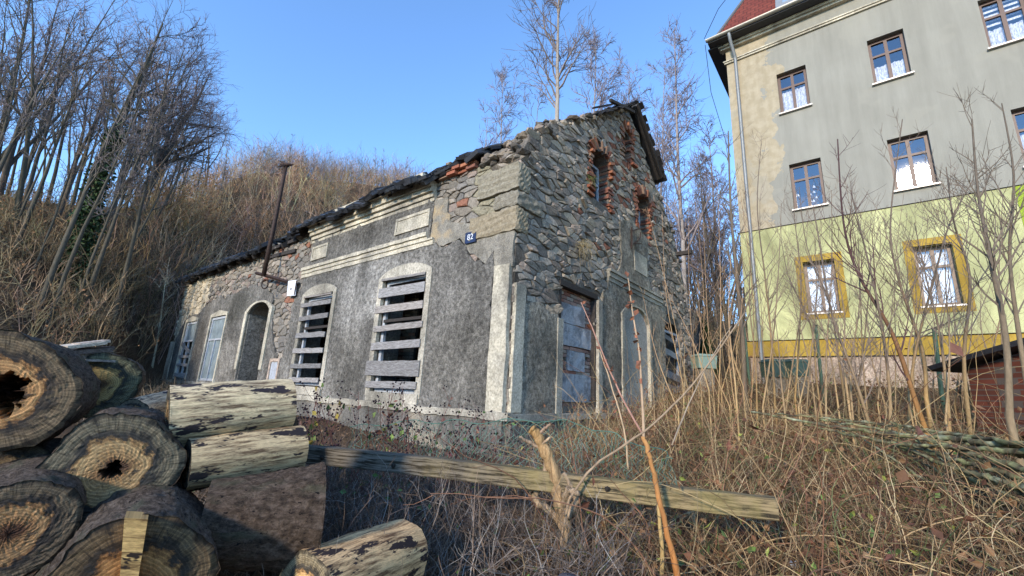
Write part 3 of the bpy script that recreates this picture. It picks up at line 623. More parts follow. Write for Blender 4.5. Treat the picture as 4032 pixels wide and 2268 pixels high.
# brick dressings round attic openings
b = hb(); br = [(.27, .10, .06), (.33, .14, .08), (.20, .09, .065), (.26, .17, .12)]
for a0, a1, z0, z1 in (AW1, AW2, VEN):
    z = z0-.1; k = 0; b = hb()
    while z < z1+.12:
        w = .12+.09*(k % 2)
        for s, a in ((-1, a0), (1, a1)):
            if g6.uniform() < .86: b.box((a+s*w/2+s*g6.uniform(-.02, .03), .18+g6.normal(0, .03), z+.033), (w+g6.uniform(-.03, .09), .42, .062), R=Matrix.Rotation(g6.normal(0, .05), 3, 'Y') @ Matrix.Rotation(g6.normal(0, .08), 3, 'Z'), col=np.array(br[g6.integers(4)])*g6.uniform(.7, 1.2))
        z += .073; k += 1
    n = 9
    for i in range(n):
        th = math.pi*(.12+.76*i/(n-1)); ca = (a0+a1)/2; R_ = (a1-a0)/2
        if g6.uniform() < .15: continue
        x = ca+math.cos(th)*(R_+.12)+g6.normal(0, .015); z = z1+.0+math.sin(th)*(.34)-.02; Rm = Matrix.Rotation(-(th-math.pi/2), 3, 'Y')
        b.box((x, .14+g6.normal(0, .02), z), (.068, .44, .25), R=Rm, col=np.array(br[g6.integers(4)])*g6.uniform(.65, 1.1))
    b.build('brick_surround', MAT['brick'], house)
b = hb()                                                        # bricks under the eave by the corner
brickwall(b, 1.0, 2.3, 5.72, 5.88, mapA, .12, br, g6, miss=.1, jog=.03); b.build('eave_brick', MAT['brick'], house)
# roof ---------------------------------------------------------------------
sl = (APZ-5.9)/APX
roof = hb(); g8 = np.random.default_rng(88)
def roof_plane(b, X0, X1, zf, y0, y1, th=.06):
    V = [(X0, y0, zf(X0)), (X1, y0, zf(X1)), (X1, y1, zf(X1)), (X0, y1, zf(X0))]
    V = V+[(x, y, z-th) for x, y, z in V]; b.add(V, [[0, 1, 2, 3], [7, 6, 5, 4], [0, 4, 5, 1], [1, 5, 6, 2], [2, 6, 7, 3], [3, 7, 4, 0]], (.03, .032, .038))
zl = lambda X: 6.02+X*sl; zr = lambda X: APZ+.05-(X-APX)*(APZ-5.6)/(9.5-APX); zs = lambda X: 5.86+X*sl*.98
roof_plane(roof, -.28, APX, zl, 2.0, 8.0); roof_plane(roof, 1.6, APX, zl, .9, 2.0); roof_plane(roof, 3.3, APX, zl, -.05, .9)
roof_plane(roof, -.22, APX, zs, 9.9, YE+.1); roof_plane(roof, .5, APX, zs, 8.0, 9.9); roof_plane(roof, APX, 6.5, zr, -.26, .62); roof_plane(roof, APX, XE+.1, zr, .62, YE+.2)
n = 980                                                          # ragged slates and felt along the eaves
ay = g8.uniform(.8, YE, n); main = ay < 8.1
ed = np.where(main, -.33, -.25); inn = g8.uniform(0, 1, n)**2*.8
Xp = ed+inn; Xp = np.where((ay > 8.1) & (ay < 9.9), Xp+.6, Xp); Xp = np.where(ay < 2.0, Xp+.25, Xp)
Zp = np.where(main, 6.02, 5.86)+Xp*sl+g8.uniform(-.07, .05, n)+.04*np.sin(ay*2.1)+.03*np.sin(ay*5.3)
for i in range(n):
    Rm = Matrix.Rotation(-math.atan(sl)+g8.normal(0, .12), 3, 'Y') @ Matrix.Rotation(g8.normal(0, .16), 3, 'X') @ Matrix.Rotation(g8.normal(0, .25), 3, 'Z')
    c_ = .03*g8.uniform(.5, 1.8); roof.box((Xp[i], ay[i], Zp[i]), (g8.uniform(.15, .34), g8.uniform(.15, .4), g8.uniform(.015, .09)), R=Rm, col=(c_, c_*1.05, c_*1.2))
for i in range(150):                                             # sagging scraps over gable crest
    x = g8.uniform(2.8, 4.9); Rm = Matrix.Rotation(-math.atan(sl)+g8.normal(0, .1), 3, 'Y') @ Matrix.Rotation(g8.normal(0, .1), 3, 'X')
    c_ = .04*g8.uniform(.6, 1.8); roof.box((x, g8.uniform(-.12, .8), zl(x)-.02+g8.uniform(-.02, .06)), (g8.uniform(.2, .45), g8.uniform(.15, .3), .025), R=Rm, col=(c_, c_, c_*1.1))
for i in range(110):                                             # right verge slates
    x = g8.uniform(APX, 6.6); Rm = Matrix.Rotation(math.atan((APZ-5.6)/(9.5-APX))+g8.normal(0, .06), 3, 'Y') @ Matrix.Rotation(g8.normal(0, .06), 3, 'X')
    c_ = .035*g8.uniform(.6, 1.6); roof.box((x, g8.uniform(-.26, .2), zr(x)+.01+g8.uniform(0, .025)), (.2, g8.uniform(.15, .3), .02), R=Rm, col=(c_, c_, c_*1.1))
ro = roof.build('slate_roof', MAT['slate'], house)
b = hb()
Rr = Matrix.Rotation(math.atan((APZ-5.6)/(9.5-APX)), 3, 'Y'); L = 2.25
mx = (APX+6.4)/2
tim = lambda nm, *a, **k: (lambda q: (q.box(*a, **k), q.build(nm, MAT['darkwood'], ro)))(hb())
tim('barge_board', (mx, -.25, zr(mx)-.085), (L, .03, .10), R=Rr); tim('rafter', (mx, -.14, zr(mx)-.12), (L, .07, .09), R=Rr)
tim('broken_batten', (3.85, -.2, zl(3.85)-.02), (1.5, .07, .07), R=Matrix.Rotation(-.35, 3, 'Y')); tim('broken_batten', (3.45, .15, zl(3.45)+.2), (1.3, .06, .04), R=Matrix.Rotation(-.62, 3, 'Y'))
for yy_ in np.arange(2.4, YE, 1.05): tim('rafter', (.12, yy_, 5.96 if yy_ < 8 else 5.75), (.85, .11, .13), R=Matrix.Rotation(-math.atan(sl), 3, 'Y'))
tim('beam', (.0, 9.1, 5.35), (.12, 1.9, .11), R=Matrix.Rotation(.05, 3, 'X')); tim('beam', (-.05, 9.0, 5.62), (.1, 1.8, .1)); tim('purlin', (8.2, -.12, 6.2), (.12, .7, .12))
# wrought iron bracket on gable
b = hb()
pts = np.array([onY(*r4(*p), -.12) for p in ((600, 1095), (650, 1078), (705, 1072))]); pp = np.array([[(a, -.12, z) for a, z in pts]])
tubes(b, pp, np.full((1, 3), .018), 5)
pts = np.array([onY(*r4(*p), -.12) for p in ((600, 1065), (602, 1150), (600, 1240))]); tubes(b, np.array([[(a, -.1, z) for a, z in pts]]), np.full((1, 3), .02), 5)
pts = np.array([onY(*r4(*p), -.12) for p in ((660, 1110), (660, 1150), (635, 1180), (605, 1200), (665, 1200))]); tubes(b, np.array([[(a, -.14, z) for a, z in pts]]), np.full((1, 5), .015), 5)
b.build('iron_bracket', MAT['iron'], house)
# house number plate
MAT['enamel'] = M_plain('dark_blue_enamel', (.01, .016, .055), .35, .5, 0, .1)
MAT['white'] = M_plain('white_enamel', (.7, .72, .75), .5, .4, 0, .08)
p = thing('house_number_plate', H(-.09, .985, 4.3), 'small dark blue enamel plate with white number 82 near the corner of the stone house', 'number plate', M=None)
b = hb(); slab(b, rect(.85, 1.12, 4.195, 4.405), [], mapA, .075, .04); b.build('plate', MAT['enamel'], p)
def text_on(txt, size, parent, mat, a, z, dep, name='numerals'):
    cu = bpy.data.curves.new('t', 'FONT'); cu.body = txt; cu.size = size; cu.extrude = .002; cu.align_x = 'CENTER'; cu.align_y = 'CENTER'
    o = bpy.data.objects.new('t', cu); scene.collection.objects.link(o); dg = bpy.context.evaluated_depsgraph_get()
    me = bpy.data.meshes.new_from_object(o.evaluated_get(dg)); bpy.data.objects.remove(o); me.materials.clear(); me.materials.append(mat)
    # facing -X, text running towards -Y
    Mx = HM @ Matrix.Translation((-dep, a, z)) @ Matrix(((0, 0, -1, 0), (-1, 0, 0, 0), (0, 1, 0, 0), (0, 0, 0, 1)))
    me.transform(Matrix(np.linalg.inv(MW[parent.name]).tolist()) @ Mx); q = bpy.data.objects.new(name, me); scene.collection.objects.link(q); q.parent = parent
text_on('82', .155, p, MAT['white'], .985, 4.30, .079)
b = hb()
for a, z in ((.87, 4.21), (.87, 4.39), (1.10, 4.21), (1.10, 4.39)): b.box((-.077, a, z), (.008, .012, .012))
b.build('screw', MAT['iron'], p)
p = thing('notice_board', H(-.09, 7.8, 4.1), 'blank pale white sheet metal notice fixed to the wall beside the boarded window', 'sign')
b = hb(); slab(b, [(7.5, 3.88), (8.0, 3.92), (8.08, 4.36), (7.58, 4.33)], [], mapA, .12, .1); b.build('panel', MAT['white'], p)
b = hb(); slab(b, rect(7.52, 7.56, 3.9, 4.3), [], mapA, .13, .12); b.box((-.08, 7.8, 4.1), (.1, .05, .05)); b.build('bracket', MAT['iron'], p)
# service mast
ms = thing('service_mast', H(-.35, 10.1, 4.7), 'rusty iron pole leaning up past the eave with twisted hook at its top', 'mast')
def hp(x, y, X): a, z = onX(*c2(x, y), X); return H(X, a, z)
b = MB(); P_ = np.array([[hp(635, 700, -.4), hp(690, 440, -.4), hp(738, 200, -.4), hp(762, 78, -.4)]]); tubes(b, P_, np.array([[.065, .06, .055, .05]]), 10, cap=True); b.build('pole', MAT['iron'], ms, smooth=True)
b = MB(); P_ = np.array([[hp(592, 688, -.38), hp(680, 712, -.3), hp(775, 740, -.1)]]); tubes(b, P_, np.full((1, 3), .05), 4, cap=True); b.build('bracket', MAT['iron'], ms)
b = MB(); cen = hp(765, 70, -.4)
for dx, dy, dz in ((.28, -.1, -.03), (-.3, .05, .1), (-.22, -.1, -.1), (.12, .15, .07)):
    tubes(b, np.array([[cen, cen+np.array([dx*.5, dy, dz]), cen+np.array([dx, dy, dz*1.6])]]), np.array([[.05, .035, .012]]), 5)
rocks(b, np.array([cen, cen+np.array([-.12, 0, .0])]), np.array([[.1, .08, .07], [.09, .07, .06]]), np.array([[.03, .03, .03]]*2)); b.build('insulator_head', MAT['iron'], ms)
b = MB(); th = np.linspace(0, 4*np.pi, 30); c0 = hp(640, 750, -.42)
tubes(b, (c0+np.stack([.09*np.cos(th), .02*th/6, .14*np.sin(th)], 1))[None], np.full((1, 30), .014), 5); b.build('cable_coil', MAT['iron'], ms)
# ------------------------------------------------------------------ YELLOW AND GREY APARTMENT BUILDING
XB = 11.
yb = thing('apartment_building', None, 'four storey apartment house with grey upper walls, lime green ground floor and red mansard roof', 'building', M=HMn)
mapY = lambda a, z, d: mapA(a, z, np.asarray(d, float)-XB)
def y6(x, y): return onX(*c6(x, y), XB)
YC = y6(225, 1100)[0]; ZL = y6(600, 823)[1]; YG = -7.9; YEND = -26.
ZS1, ZS0 = y6(500, 1290)[1], y6(500, 1355)[1]; ZTOP = onX(2130/1., 60, XB)[1]
ZC = y6(150, 250)[1]                                            # underside of the cornice
wins = []
for q in (((345, 288), (452, 243), (478, 398), (362, 435)), ((687, 158), (823, 107), (863, 278), (718, 322)), ((392, 628), (510, 598), (538, 775), (413, 800)), ((763, 533), (915, 497), (967, 697), (800, 727)), ((447, 1000), (563, 985), (592, 1187), (465, 1192)), ((863, 940), (1010, 925), (1060, 1160), (900, 1165))):
    p = np.array([y6(*a) for a in q]); wins.append((max(p[1, 0], p[2, 0])*.5+min(p[1, 0], p[2, 0])*.5, (p[0, 0]+p[3, 0])/2, (p[2, 1]+p[3, 1])/2, (p[0, 1]+p[1, 1])/2))
bC = y6(1155, 185); w_ = wins[1][1]-wins[1][0]; wins.append((bC[0]-w_, bC[0], wins[1][2], wins[1][3]))
bM = y6(1280, 610); wins.append((bM[0]-w_, bM[0]-.02, wins[3][2], wins[3][3])); wins.append((bM[0]-w_, bM[0]-.02, wins[5][2], wins[5][3]))
sp_ = bM[0]-wins[3][1]
for z0, z1 in ((wins[1][2], wins[1][3]), (wins[3][2], wins[3][3]), (wins[5][2], wins[5][3])): wins.append((bM[0]-w_+sp_, bM[0]+sp_, z0, z1))
ZTOPW = ZC+.9
holes = [rect(*w) for w in wins]
def shell(z0, z1, a0, a1, name, mat, d=0., hs=None):
    b = hb(); hs_ = [rect(w[0], w[1], max(w[2], z0), min(w[3], z1)) for w in wins if w[3] > z0 and w[2] < z1 and w[0] > a0 and w[1] < a1]
    slab(b, rect(a0, a1, z0, z1), hs_, mapY, d, -.35); return b.build(name, mat, yb)
def paint(name, a, b_, dk, bump=.25, scale=45):
    return mat_plaster(name, a, b_, dk, bump, scale, .3)
tw = NT('grey_render_with_worn_patch', .95, .1); 
sx = tw.node('ShaderNodeSeparateXYZ'); tw.l(tw.co.outputs['Object'], sx.inputs[0])
nn = tw.noise(.9, 5, .6); n3 = tw.noise(70, 3)
edge = tw.math('ADD', sx.outputs['Y'], tw.math('MULTIPLY', tw.math('SUBTRACT', nn, .5), 3.2))
hfac = tw.math('MULTIPLY', tw.math('SUBTRACT', sx.outputs['Z'], ZL), .07)
fac = tw.math('GREATER_THAN', tw.math('ADD', edge, hfac), YC-1.15)
grey = tw.mix(tw.ramp(tw.noise(.6, 4), [(.35, 0), (.65, 1)]), (.27, .26, .22), (.30, .29, .248)); bei = tw.mix(tw.ramp(tw.noise(4, 5), [(.4, 0), (.6, 1)]), (.35, .295, .20), (.41, .35, .25))
cc = tw.mix(fac, grey, bei); cc = tw.mix(1., cc, tw.ramp(n3, [(.3, .88), (.7, 1.1)]), 'MULTIPLY'); cc = tw.mix(1., cc, tw.ramp(tw.noise(1.1, 6, .7, tw.vec((1, 2.5, .22))), [(.3, .86), (.7, 1.08)]), 'MULTIPLY'); cc = tw.mix(tw.ramp(tw.noise(.7, 3, .6), [(.6, 0), (.63, .35)]), cc, (.31, .295, .245)); tw.bump(n3, .25, .01); MAT['ygrey'] = tw.out(cc)
MAT['lime'] = paint('pale_lime_paint', (.40, .40, .20), (.43, .43, .22), (.36, .36, .17)); MAT['lime2'] = paint('strong_lime_paint', (.27, .35, .04), (.30, .38, .05), (.24, .32, .04))
MAT['ochre'] = paint('ochre_paint', (.35, .235, .045), (.38, .255, .05), (.31, .20, .04)); MAT['pinkst'] = mat_plaster('pink_plinth_stone', (.34, .25, .19), (.45, .36, .28), (.2, .15, .12), .9, 6, .6)
shell(ZL+.02, ZTOPW, YEND, YC, 'upper_wall', MAT['ygrey'])
shell(ZS1, ZL, YG, YC, 'lime_wall', MAT['lime'], .06); shell(ZS1, ZL, YEND, YG-.004, 'green_wall', MAT['lime2'], .065)
b = hb(); slab(b, rect(YEND, YC+.05, ZS0, ZS1-.02), [], mapY, .05, -.3); b.build('ochre_band', MAT['ochre'], yb)
b = hb(); slab(b, rect(YEND, YC, 1.2, ZS0-.02), [], mapY, .02, -.3); b.build('stone_plinth', MAT['pinkst'], yb)
b = hb(); slab(b, rect(YEND, YC+.06, ZL-.0, ZL+.018), [], mapY, .085, -.1); slab(b, rect(YEND, YC+.06, ZS0-.018, ZS0), [], mapY, .075, -.1); slab(b, rect(YEND, YC+.06, ZS1-.018, ZS1), [], mapY, .082, -.1); b.build('drip_rail', MAT['dark'], yb)
# side walls and back (never seen square on but real)
b = hb(); b.add([(XB+.02, YC, 1), (XB+11, YC, 1), (XB+11, YC, ZTOPW), (XB+.02, YC, ZTOPW), (XB+11, YEND, 1), (XB+11, YEND, ZTOPW), (XB+.02, YEND, 1), (XB+.02, YEND, ZTOPW)], [[0, 3, 2, 1], [1, 2, 5, 4], [4, 5, 7, 6]]); b.build('side_wall', MAT['trim'], yb)
b = hb(); b.box((XB+5, (YC+YEND)/2, ZTOPW), (9.6, YC-YEND-.2, .1)); b.box((XB+1.6, (YC+YEND)/2, (ZTOPW+1)/2), (.1, YC-YEND-.2, ZTOPW-1.3)); b.build('room_shell', M_plain('room', (.10, .09, .08), .9, .1), yb)
# windows
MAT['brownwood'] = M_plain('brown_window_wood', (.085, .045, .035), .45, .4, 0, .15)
MAT['litwood'] = M_plain('brown_window_wood_lit', (.20, .14, .10), .5, .4, 0, .15)  # lit copy of the brown window wood, brightness put into its colour
tg = NT('window_glass', .05, .5); tr = tg.node('ShaderNodeBsdfTransparent'); gl = tg.node('ShaderNodeBsdfGlossy'); gl.inputs['Roughness'].default_value = .02; mx_ = tg.node('ShaderNodeMixShader'); mx_.inputs[0].default_value = .22
tg.l(tr.outputs[0], mx_.inputs[1]); tg.l(gl.outputs[0], mx_.inputs[2]); tg.l(mx_.outputs[0], tg.n['Material Output'].inputs['Surface']); MAT['glass'] = tg.m
tc = NT('lace_curtain', .9, .1); nv = tc.noise(30, 4, .7, tc.vec((1, 1, .35))); trn = tc.node('ShaderNodeBsdfTransparent'); df = tc.node('ShaderNodeBsdfDiffuse'); df.inputs[0].default_value = (.85, .87, .92, 1); mm = tc.node('ShaderNodeMixShader')
tc.l(tc.ramp(nv, [(.35, .35), (.6, 1)]), mm.inputs[0]); tc.l(trn.outputs[0], mm.inputs[1]); tc.l(df.outputs[0], mm.inputs[2]); tc.l(mm.outputs[0], tc.n['Material Output'].inputs['Surface']); MAT['lace'] = tc.m
MAT['blind'] = M_plain('white_glare', (.93, .94, .96), .8, .2, 0, .02)  # white sheet behind the low panes, stands in for reflected sky glare
wl = ['top floor window nearest the worn corner', 'top floor window above the lime band', 'middle floor window nearest the downpipe', 'middle floor window with dark panes and paper decorations', 'ground floor window nearest the downpipe with a white sheet as pane glare', 'larger ground floor window with white glare sheet in ochre surround', 'top floor window at the right edge', 'middle floor window at the right edge', None, None, None, None]
for k, w in enumerate(wins):
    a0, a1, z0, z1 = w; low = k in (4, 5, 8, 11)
    dp = -.17; zt = z0+(z1-z0)*.66; mid_ = (a0+a1)/2
    fr = hb(); slab(fr, rect(a0, a1, z0, z1), [rect(a0+.09, mid_-.045, z0+.1, zt-.035), rect(mid_+.045, a1-.09, z0+.1, zt-.035), rect(a0+.09, mid_-.045, zt+.035, z1-.1), rect(mid_+.045, a1-.09, zt+.035, z1-.1)], mapY, dp, dp-.07)
    f_ = fr.build('window', MAT['litwood' if low else 'brownwood'], yb)
    if wl[k]: f_['label'] = wl[k]
    g_ = hb(); slab(g_, rect(a0+.05, a1-.05, z0+.05, z1-.05), [], mapY, dp-.035, dp-.04, sides=False); g_.build('pane', MAT['glass'], f_)
    s_ = hb(); slab(s_, rect(a0-.05, a1+.05, z0-.045, z0), [], mapY, .1, dp); s_.build('window_sill', M_plain('sill_metal', (.42, .40, .38), .4, .5, .3), f_)
    # curtain
    c_ = hb(); n = 40; aa = np.linspace(a0+.06, a1-.06, n); wv = .02*np.sin(aa*60); zb = z0+.06; ztp = z1-.06 if low else zt-.1-.25*(k == 1)
    if k == 6:
        for j in range(5): slab(c_, rect(a0+.05, a1-.05, z1-.15-j*.16, z1-.08-j*.16), [], mapY, dp-.12, dp-.125)
        ztp = z0+.75
    lo = mapY(aa, np.full(n, zb), dp-.13+wv); hi = mapY(aa, np.full(n, ztp)+.03*np.abs(np.sin(aa*14)), dp-.13+wv)
    if k not in (2, 3): c_.add(np.concatenate([lo, hi]), np.stack([np.arange(n-1), np.arange(1, n), np.arange(1, n)+n, np.arange(n-1)+n], 1))
    else:
        for j in range(7):
            aj = a0+.15+(a1-a0-.3)*g6.uniform(); zj = z0+.1+.8*g6.uniform(); slab(c_, [(aj, zj), (aj+.09, zj+.01), (aj+.05, zj+.1), (aj+.02, zj+.06)], [], mapY, dp-.05, dp-.052)
    c_.build('curtain_or_glare', MAT['blind'] if low else MAT['lace'], f_)  # low windows take the white glare sheet instead of lace
    if low:
        e = .20; s_ = hb(); slab(s_, rect(a0-e, a1+e, z0-e, z1+e), [rect(a0, a1, z0, z1)], mapY, .075, .0); s_.build('ochre_surround', MAT['ochre'], f_)
# cornice, gutter, mansard
b = hb()
for z0, z1, d in ((ZC, ZC+.07, .07), (ZC+.07, ZC+.12, .11), (ZC+.62, ZC+.70, .16), (ZC+.70, ZC+.8, .24)): slab(b, rect(YEND, YC+d*.9, z0, z1), [], mapY, d, -.1)
b.build('cornice', MAT['trim'], yb)
b = hb(); slab(b, rect(YEND, YC+.5, ZC+.8, ZC+.86), [], mapY, .62, -.3); b.box((XB+5, YC+.3, ZC+.78), (10.6, .55, .06)); b.build('soffit', M_plain('dark_soffit', (.05, .05, .055), .7), yb)
b = hb(); n = 9; th = np.linspace(-math.pi, 0, n); P = []
for yy_ in (YC+.55, YEND):
    P.append(np.stack([XB-.68+.09*np.cos(th), np.full(n, yy_), ZC+.93+.09*np.sin(th)], 1))
b.add(np.concatenate(P), np.stack([np.arange(n-1), np.arange(1, n), np.arange(1, n)+n, np.arange(n-1)+n], 1)); b.build('gutter', M_plain('zinc', (.30, .29, .25), .45, .5, .4), yb)
pipe = np.array([[H(XB-.66, YC-.28, ZC+.84), H(XB-.6, YC-.30, ZC+.55), H(XB-.16, YC-.34, ZC+.12), H(XB-.13, YC-.34, ZC-.1), H(XB-.13, YC-.34, 6.), H(XB-.13, YC-.34, 2.2)]])
b = MB(); tubes(b, pipe, np.full((1, 6), .06), 10); b.build('downpipe', M_plain('zinc_pipe', (.22, .23, .23), .5, .4, .3), yb, smooth=True)
tr_ = NT('red_roof_tiles', .8, .2); vv = tr_.node('ShaderNodeTexBrick'); vv.inputs['Scale'].default_value = 1; vv.inputs['Brick Width'].default_value = .28; vv.inputs['Row Height'].default_value = .2; vv.inputs['Mortar Size'].default_value = .012
vv.inputs['Color1'].default_value = (.15, .035, .025, 1); vv.inputs['Color2'].default_value = (.19, .048, .032, 1); vv.inputs['Mortar'].default_value = (.06, .02, .015, 1)
cxyz = tr_.node('ShaderNodeCombineXYZ'); sxx = tr_.node('ShaderNodeSeparateXYZ'); tr_.l(tr_.co.outputs['Object'], sxx.inputs[0]); tr_.l(sxx.outputs['Y'], cxyz.inputs[0]); tr_.l(sxx.outputs['Z'], cxyz.inputs[1]); tr_.l(cxyz.outputs[0], vv.inputs['Vector']); tr_.bump(vv.outputs['Fac'], .5, .02); MAT['tile'] = tr_.out(vv.outputs[0])
z0 = ZC+.93; z1 = z0+3.4; i0 = .62; i1 = -1.1
b = hb(); b.add([(XB-i0, YEND, z0), (XB-i0, YC+.5, z0), (XB-i0+.25, YC+.25, z0+.2), (XB-i0+.25, YEND, z0+.2), (XB-i1, YC-1.2, z1), (XB-i1, YEND, z1), (XB+11, YC+.5, z0), (XB+10, YC-1.2, z1)], [[0, 1, 2, 3], [3, 2, 4, 5], [1, 6, 7, 4, 2]])
ro2 = b.build('mansard_roof', MAT['tile'], yb)
b = hb(); slab(b, rect(YEND, YC-.9, z1-.05, z1+.3), [], lambda a, z, d: mapA(a, z, np.asarray(d, float)-XB-1.1), .25, -8); b.build('upper_eave', MAT['trim'], yb)
b = MB(); tubes(b, np.array([[H(XB-i0+.25, YC+.27, z0+.2), H(XB-i1, YC-1.18, z1)]]), np.full((1, 2), .07), 6); tubes(b, np.array([[H(XB-i0+.0, YC+.52, z0), H(XB-i0+.25, YC+.27, z0+.22)]]), np.full((1, 2), .06), 6); b.build('roof_flashing', M_plain('lead_flashing', (.12, .12, .12), .6), ro2)
# dormer skylight
dcl = onX(*cr(2750, 0, .345)(905, 195), XB-.1); dcr = onX(*cr(2750, 0, .345)(1240, 45), XB-.1)
b = hb(); a0, a1 = dcr[0], dcl[0]; zb = dcl[1]-.05; 
def skyl(a, z, d):
    a = np.asarray(a, float); z = np.asarray(z, float)
    return np.stack([XB-i0+.25+(z-z0-.2)/(z1-z0-.2)*(i0-.25-i1)-.1-np.asarray(d, float)+0*a, a, z], -1)
slab(b, rect(a0, a1, zb, zb+1.5), [rect(a0+.2, a1-.2, zb+.2, zb+1.4)], skyl, .12, -.1); sk = b.build('roof_window', M_plain('grey_cladding', (.22, .23, .24), .5, .4), ro2)
b = hb(); slab(b, rect(a0+.2, a1-.2, zb+.2, zb+1.4), [], skyl, .05, .03); b.build('pane', M_plain('sky_glass', (.25, .33, .42), .08, .7, 0, .03), sk)
cb = MB(); P_ = np.array([[H(XB-.6, YC+.62, z0+.2), H(XB-.2, YC+.1, z0+1.7), H(XB+.6, YC-.7, z1)], [H(XB-.6, YC+.6, z0-.1), H(XB-.4, YC+.55, z0-2.2), H(XB-.1, YC+.1, z0-5.)]]); tubes(cb, P_, np.full((2, 3), .012), 4); cb.build('lightning_cable', MAT['dark'], yb)

# ------------------------------------------------------------------ LOGS
tl = NT('log_end_grain', .75, .3); uvn = tl.co.outputs['UV']
nz = tl.node('ShaderNodeTexNoise'); nz.inputs['Scale'].default_value = 1.6; nz.inputs['Detail'].default_value = 3; tl.l(uvn, nz.inputs['Vector'])
off = tl.node('ShaderNodeVectorMath'); off.operation = 'MULTIPLY_ADD'; tl.l(nz.outputs['Color'], off.inputs[0]); off.inputs[1].default_value = (.16, .16, 0); tl.l(uvn, off.inputs[2])
sub = tl.node('ShaderNodeVectorMath'); sub.operation = 'SUBTRACT'; tl.l(off.outputs[0], sub.inputs[0]); sub.inputs[1].default_value = (.08, .08, 0)
ln = tl.node('ShaderNodeVectorMath'); ln.operation = 'LENGTH'; tl.l(sub.outputs[0], ln.inputs[0]); rr = ln.outputs['Value']
ring = tl.math('SINE', tl.math('ADD', tl.math('MULTIPLY', rr, 120), tl.math('MULTIPLY', tl.noise(3, 2, .5, uvn), 2.5))); fine = tl.noise(55, 4, .7, uvn)
nb_ = tl.noise(2.6, 5, .65, uvn)
gm = tl.node('ShaderNodeTexGradient'); gm.gradient_type = 'RADIAL'; tl.l(uvn, gm.inputs[0]); cx2 = tl.node('ShaderNodeCombineXYZ'); tl.l(tl.math('MULTIPLY', gm.outputs['Fac'], 130), cx2.inputs[0]); tl.l(tl.math('MULTIPLY', rr, 2.2), cx2.inputs[1]); radn = tl.noise(1., 4, .65, cx2.outputs[0])
base = tl.ramp(tl.math('ADD', rr, tl.math('MULTIPLY', tl.math('SUBTRACT', nb_, .5), .62)), [(0, (.045, .022, .014)), (.14, (.12, .06, .03)), (.26, (.34, .20, .09)), (.50, (.50, .33, .16)), (.56, (.24, .14, .06)), (.595, (.045, .04, .036)), (.665, (.05, .045, .038)), (.73, (.15, .125, .085)), (.9, (.20, .17, .115)), (1., (.05, .042, .03))])
outer = tl.ramp(rr, [(.6, 0), (.72, 1)]); base = tl.mix(outer, base, tl.mix(1., base, tl.ramp(radn, [(.36, .35), (.48, .85), (.66, 1.3)]), 'MULTIPLY'))
c = tl.mix(1., base, tl.ramp(ring, [(0, .70), (1, 1.12)]), 'MULTIPLY'); c = tl.mix(1., c, tl.ramp(fine, [(.3, .6), (.7, 1.35)]), 'MULTIPLY')
c = tl.mix(1., c, tl.tint(), 'MULTIPLY'); c = tl.mix(tl.ramp(tl.noise(4.5, 5, .7, uvn), [(.58, 0), (.63, .8)]), c, (.022, .02, .018))
tl.bump(tl.math('ADD', fine, tl.math('MULTIPLY', ring, .05)), .4, .004); MAT['endgrain'] = tl.out(c)
tl = NT('debarked_log', .8, .25); v = tl.vec((1.3, 13, 1), 'UV'); n1 = tl.noise(3, 6, .75, v, .3); n2 = tl.noise(1.6, 5, .7, tl.vec((1.4, 4, 1), 'UV')); n4 = tl.noise(60, 3, .6, tl.vec((1, 3, 1), 'UV'))
c = tl.mix(tl.ramp(n1, [(.38, 0), (.56, 1)]), (.13, .085, .05), (.68, .54, .32)); c = tl.mix(tl.ramp(n2, [(.525, 0), (.545, 1)]), c, (.03, .024, .027)); c = tl.mix(1., c, tl.ramp(n4, [(.3, .8), (.7, 1.2)]), 'MULTIPLY'); c = tl.mix(1., c, tl.tint(), 'MULTIPLY')
tl.bump(n1, .6, .012); MAT['logside'] = tl.out(c)
tl = NT('rough_bark', .9, .2); n1 = tl.noise(9, 6, .8, tl.vec((2, 4, 1), 'UV')); n2 = tl.noise(2.2, 4, .6, tl.vec((1, 3, 1), 'UV')); 
c = tl.ramp(n1, [(.34, (.02, .015, .012)), (.48, (.11, .082, .06)), (.66, (.27, .215, .17))]); c = tl.mix(tl.ramp(n2, [(.52, 0), (.62, .6)]), c, (.13, .14, .09)); c = tl.mix(tl.ramp(tl.noise(14, 3, .6, tl.vec((2, 4, 1), 'UV')), [(.33, 1), (.37, 0)]), c, (.015, .012, .012)); c = tl.mix(1., c, tl.tint(), 'MULTIPLY')
tl.bump(n1, 1., .05); MAT['logbark'] = tl.out(c)
